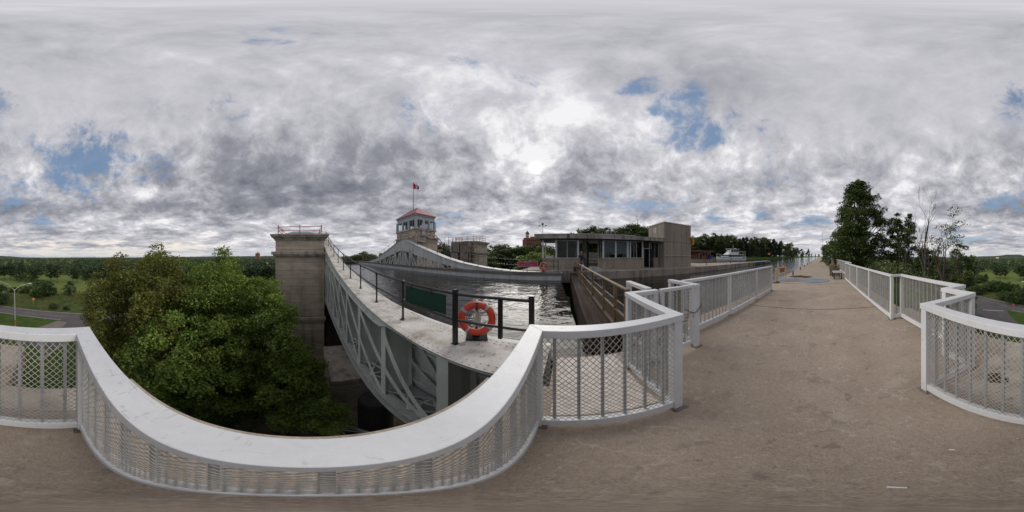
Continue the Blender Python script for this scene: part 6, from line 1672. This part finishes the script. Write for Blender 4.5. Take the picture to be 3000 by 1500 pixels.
def car(c, ang, mat, label, L=4.5, Hh=1.5, cat='car', nm='parked_car'):
    root = thing(nm, label, cat, c); f = Vector((math.sin(ang), math.cos(ang), 0)); s = Vector((-f.y,f.x,0))
    def P(u,v,z): return Vector(c)+f*u+s*v+up*z
    prof_ = [(-L/2,.35),(-L/2,.85),(-L/2+.15,.98),(L/2-1.25,.98),(L/2-.1,.78),(L/2,.6),(L/2,.35)]
    mb = MB(); vs = [P(u,-.9,z) for u,z in prof_]+[P(u,.9,z) for u,z in prof_]; n = len(prof_)
    mb.add(vs, [tuple(range(n)), tuple(range(2*n-1,n-1,-1))]+[(i,i+n,(i+1)%n+n,(i+1)%n) for i in range(n)]); mb.build('body', mat, root, bevel=.06)
    cp = [(-L/2+.3,.98),(-L/2+.8,Hh),(L/2-2.2,Hh),(L/2-1.35,.98)]; n = 4
    mb = MB(); vs = [P(u,-.8 if z<1.1 else -.65,z) for u,z in cp]+[P(u,.8 if z<1.1 else .65,z) for u,z in cp]; mb.add(vs, [tuple(range(n)), tuple(range(2*n-1,n-1,-1))]+[(i,i+n,(i+1)%n+n,(i+1)%n) for i in range(n)]); mb.build('windows', 'trim_dark', root)
    mb = MB(); mb.plate([P(-L/2+.78,-.66,Hh),P(L/2-2.18,-.66,Hh),P(L/2-2.18,.66,Hh),P(-L/2+.78,.66,Hh)], up*.04); mb.build('roof', mat, root)
    for u in (-L/2+.85, L/2-.85):
        for v in (-1,1):
            mb = MB(); mb.lathe([(.32,0),(.33,.05),(.33,.17),(.2,.19)], P(u,v*.74,.33), 16, axis=tuple(s*v)); w_ = mb.build('wheel', 'black_rubber', root)
            mb = MB(); mb.lathe([(.19,.19),(.19,.2),(.05,.205)], P(u,v*.74,.33), 12, axis=tuple(s*v)); mb.build('rim', 'lamp_metal', w_)
    for v in (-.6,.6): mb = MB(); mb.lathe([(.11,0),(.11,.03)], P(L/2-.02,v,.66), 10, axis=tuple(f)); mb.build('headlight', 'frame_white', root)
    return root
pc = ground(2828, 860, Z0+.03); car(pc, R(18), 'car_white', 'white car on the road, its roof showing over the right-hand railing', 4.8, 1.75)
# pavilion, its car park and the distant tower blocks
pv = polar(781, 205, Z0); pav = thing('pavilion', 'pale pavilion with a brown hipped roof and small dome beyond the maples', 'building', pv)
tg2 = Vector((math.cos(heading(781)), -math.sin(heading(781)), 0)); vw = Vector((-pv.x,-pv.y,0)).normalized()
def obox(mb, c, w_, d_, z0, z1): mb.plate([c-tg2*w_/2-vw*d_/2+up*z0, c+tg2*w_/2-vw*d_/2+up*z0, c+tg2*w_/2+vw*d_/2+up*z0, c-tg2*w_/2+vw*d_/2+up*z0], up*(z1-z0)); return mb
mb = MB(); obox(mb, pv, 19, 11, .1, 4.2); mb.build('wall', 'stone_pale', pav)
mb = MB(); q = [pv-tg2*10.5-vw*6.5+up*4.2, pv+tg2*10.5-vw*6.5+up*4.2, pv+tg2*10.5+vw*6.5+up*4.2, pv-tg2*10.5+vw*6.5+up*4.2, pv-tg2*2+up*8.2, pv+tg2*2+up*8.2]
mb.add(q, [(0,3,2,1),(0,1,5,4),(1,2,5),(2,3,4,5),(3,0,4)]); rf_ = mb.build('roof', 'roof_brown', pav)
mb = MB(); mb.lathe([(1.7,0),(1.6,.8),(1.1,1.6),(.3,2.1)], pv+up*8.0, 16); mb.build('dome', 'stone_pale', rf_)
mb = MB()
for i in range(7): obox(mb, pv+tg2*(-7.8+i*2.6)+vw*5.6, 1.2, .2, 1.0, 3.0)
mb.each('window', 'trim_dark', pav)
ck = MB(); c_ = pv+vw*17; ck.add([tuple(c_-tg2*16-vw*9+up*.05), tuple(c_+tg2*16-vw*9+up*.05), tuple(c_+tg2*16+vw*9+up*.05), tuple(c_-tg2*16+vw*9+up*.05)], [(0,1,2,3)]); struct(ck.build('car_park', 'ledge_concrete'))
a0 = math.atan2(tg2.x, tg2.y)
car(tuple(pv+vw*14+tg2*1.0+up*.06), a0, 'car_dark', 'dark blue car parked in front of the pavilion', 5.2, 1.6)
car(tuple(pv+vw*13-tg2*9+up*.06), a0, 'car_white', 'white car parked at the left end of the pavilion', 4.6, 1.5)
tbk = polar(755, 620, Z0); tb_ = thing('apartment_tower', 'square orange-brick tower block on the horizon left of the stone tower', 'building', tbk)
mb = MB(); obox(mb, tbk, 17, 16, 0, 28.2); mb.build('wall', 'brick_orange', tb_); mb = MB(); obox(mb, tbk, 7, 7, 28.2, 32.5); mb.build('plant_room', 'stone_pale', tb_)
mb = MB(); 
for k in range(7): obox(mb, tbk+vw*8.05, 15, .2, 4+k*3.4, 5.1+k*3.4)
mb.each('window_band', 'roof_brown', tb_)
# brick school with clock tower
sp = polar(1552, 175, -4); sch = thing('clock_tower_building', 'distant red brick building with a domed clock tower above the trees', 'building', sp)
tg2 = Vector((math.cos(heading(1552)), -math.sin(heading(1552)), 0)); vw = Vector((-sp.x,-sp.y,0)).normalized()
cT = polar(1545, 173, -4)
mb = MB(); obox(mb, sp+tg2*3, 19, 12, 0, 24.6); obox(mb, sp-tg2*5+vw*3, 5, 8, 0, 22.6); obox(mb, sp+tg2*3, 5, 8, 24.6, 26); mb.build('wall', 'brick_red', sch)
mb = MB(); obox(mb, cT, 3.4, 3.4, 20, 29); twr = mb.build('clock_tower', 'stone_pale', sch)
mb = MB(); mb.lathe([(.0001,0),(1.2,.01),(1.2,.15)], cT+vw*1.71+up*27.3, 20, axis=tuple(vw)); mb.build('clock_face', 'clock_face', twr)
mb = MB(); mb.lathe([(2.1,29),(2.2,29.4),(1.7,30.8),(.8,31.9),(.2,32.3),(.1,33.5)], cT, 16); mb.build('dome', 'copper_green', twr)
mb = MB()
for r_ in range(3):
    for i in range(9): obox(mb, sp+tg2*(-4+i*1.9)+vw*6.05, .8, .1, 13.5+r_*3.6, 15.6+r_*3.6)
mb.each('window', 'trim_dark', sch)
for i, (px, d, w_, h_, m_) in enumerate(((2906,1000,15,14,'roof_brown'),(2922,1050,20,10,'stone_pale'))):
    c0 = polar(px, d, Z0); o_ = thing('distant_building', ['dark red building with a pointed roof on the far right horizon','long pale building on the far right horizon'][i], 'building', c0); tg2 = Vector((math.cos(heading(px)), -math.sin(heading(px)), 0)); vw = Vector((-c0.x,-c0.y,0)).normalized()
    mb = MB(); obox(mb, c0, w_, 12, 0, h_); mb.build('wall', m_, o_)
    mb = MB(); q = [c0-tg2*w_/2-vw*6+up*h_, c0+tg2*w_/2-vw*6+up*h_, c0+tg2*w_/2+vw*6+up*h_, c0-tg2*w_/2+vw*6+up*h_, c0-tg2*w_/4+up*(h_+4), c0+tg2*w_/4+up*(h_+4)]; mb.add(q, [(0,3,2,1),(0,1,5,4),(1,2,5),(2,3,4,5),(3,0,4)]); mb.build('roof', 'roof_brown', o_)
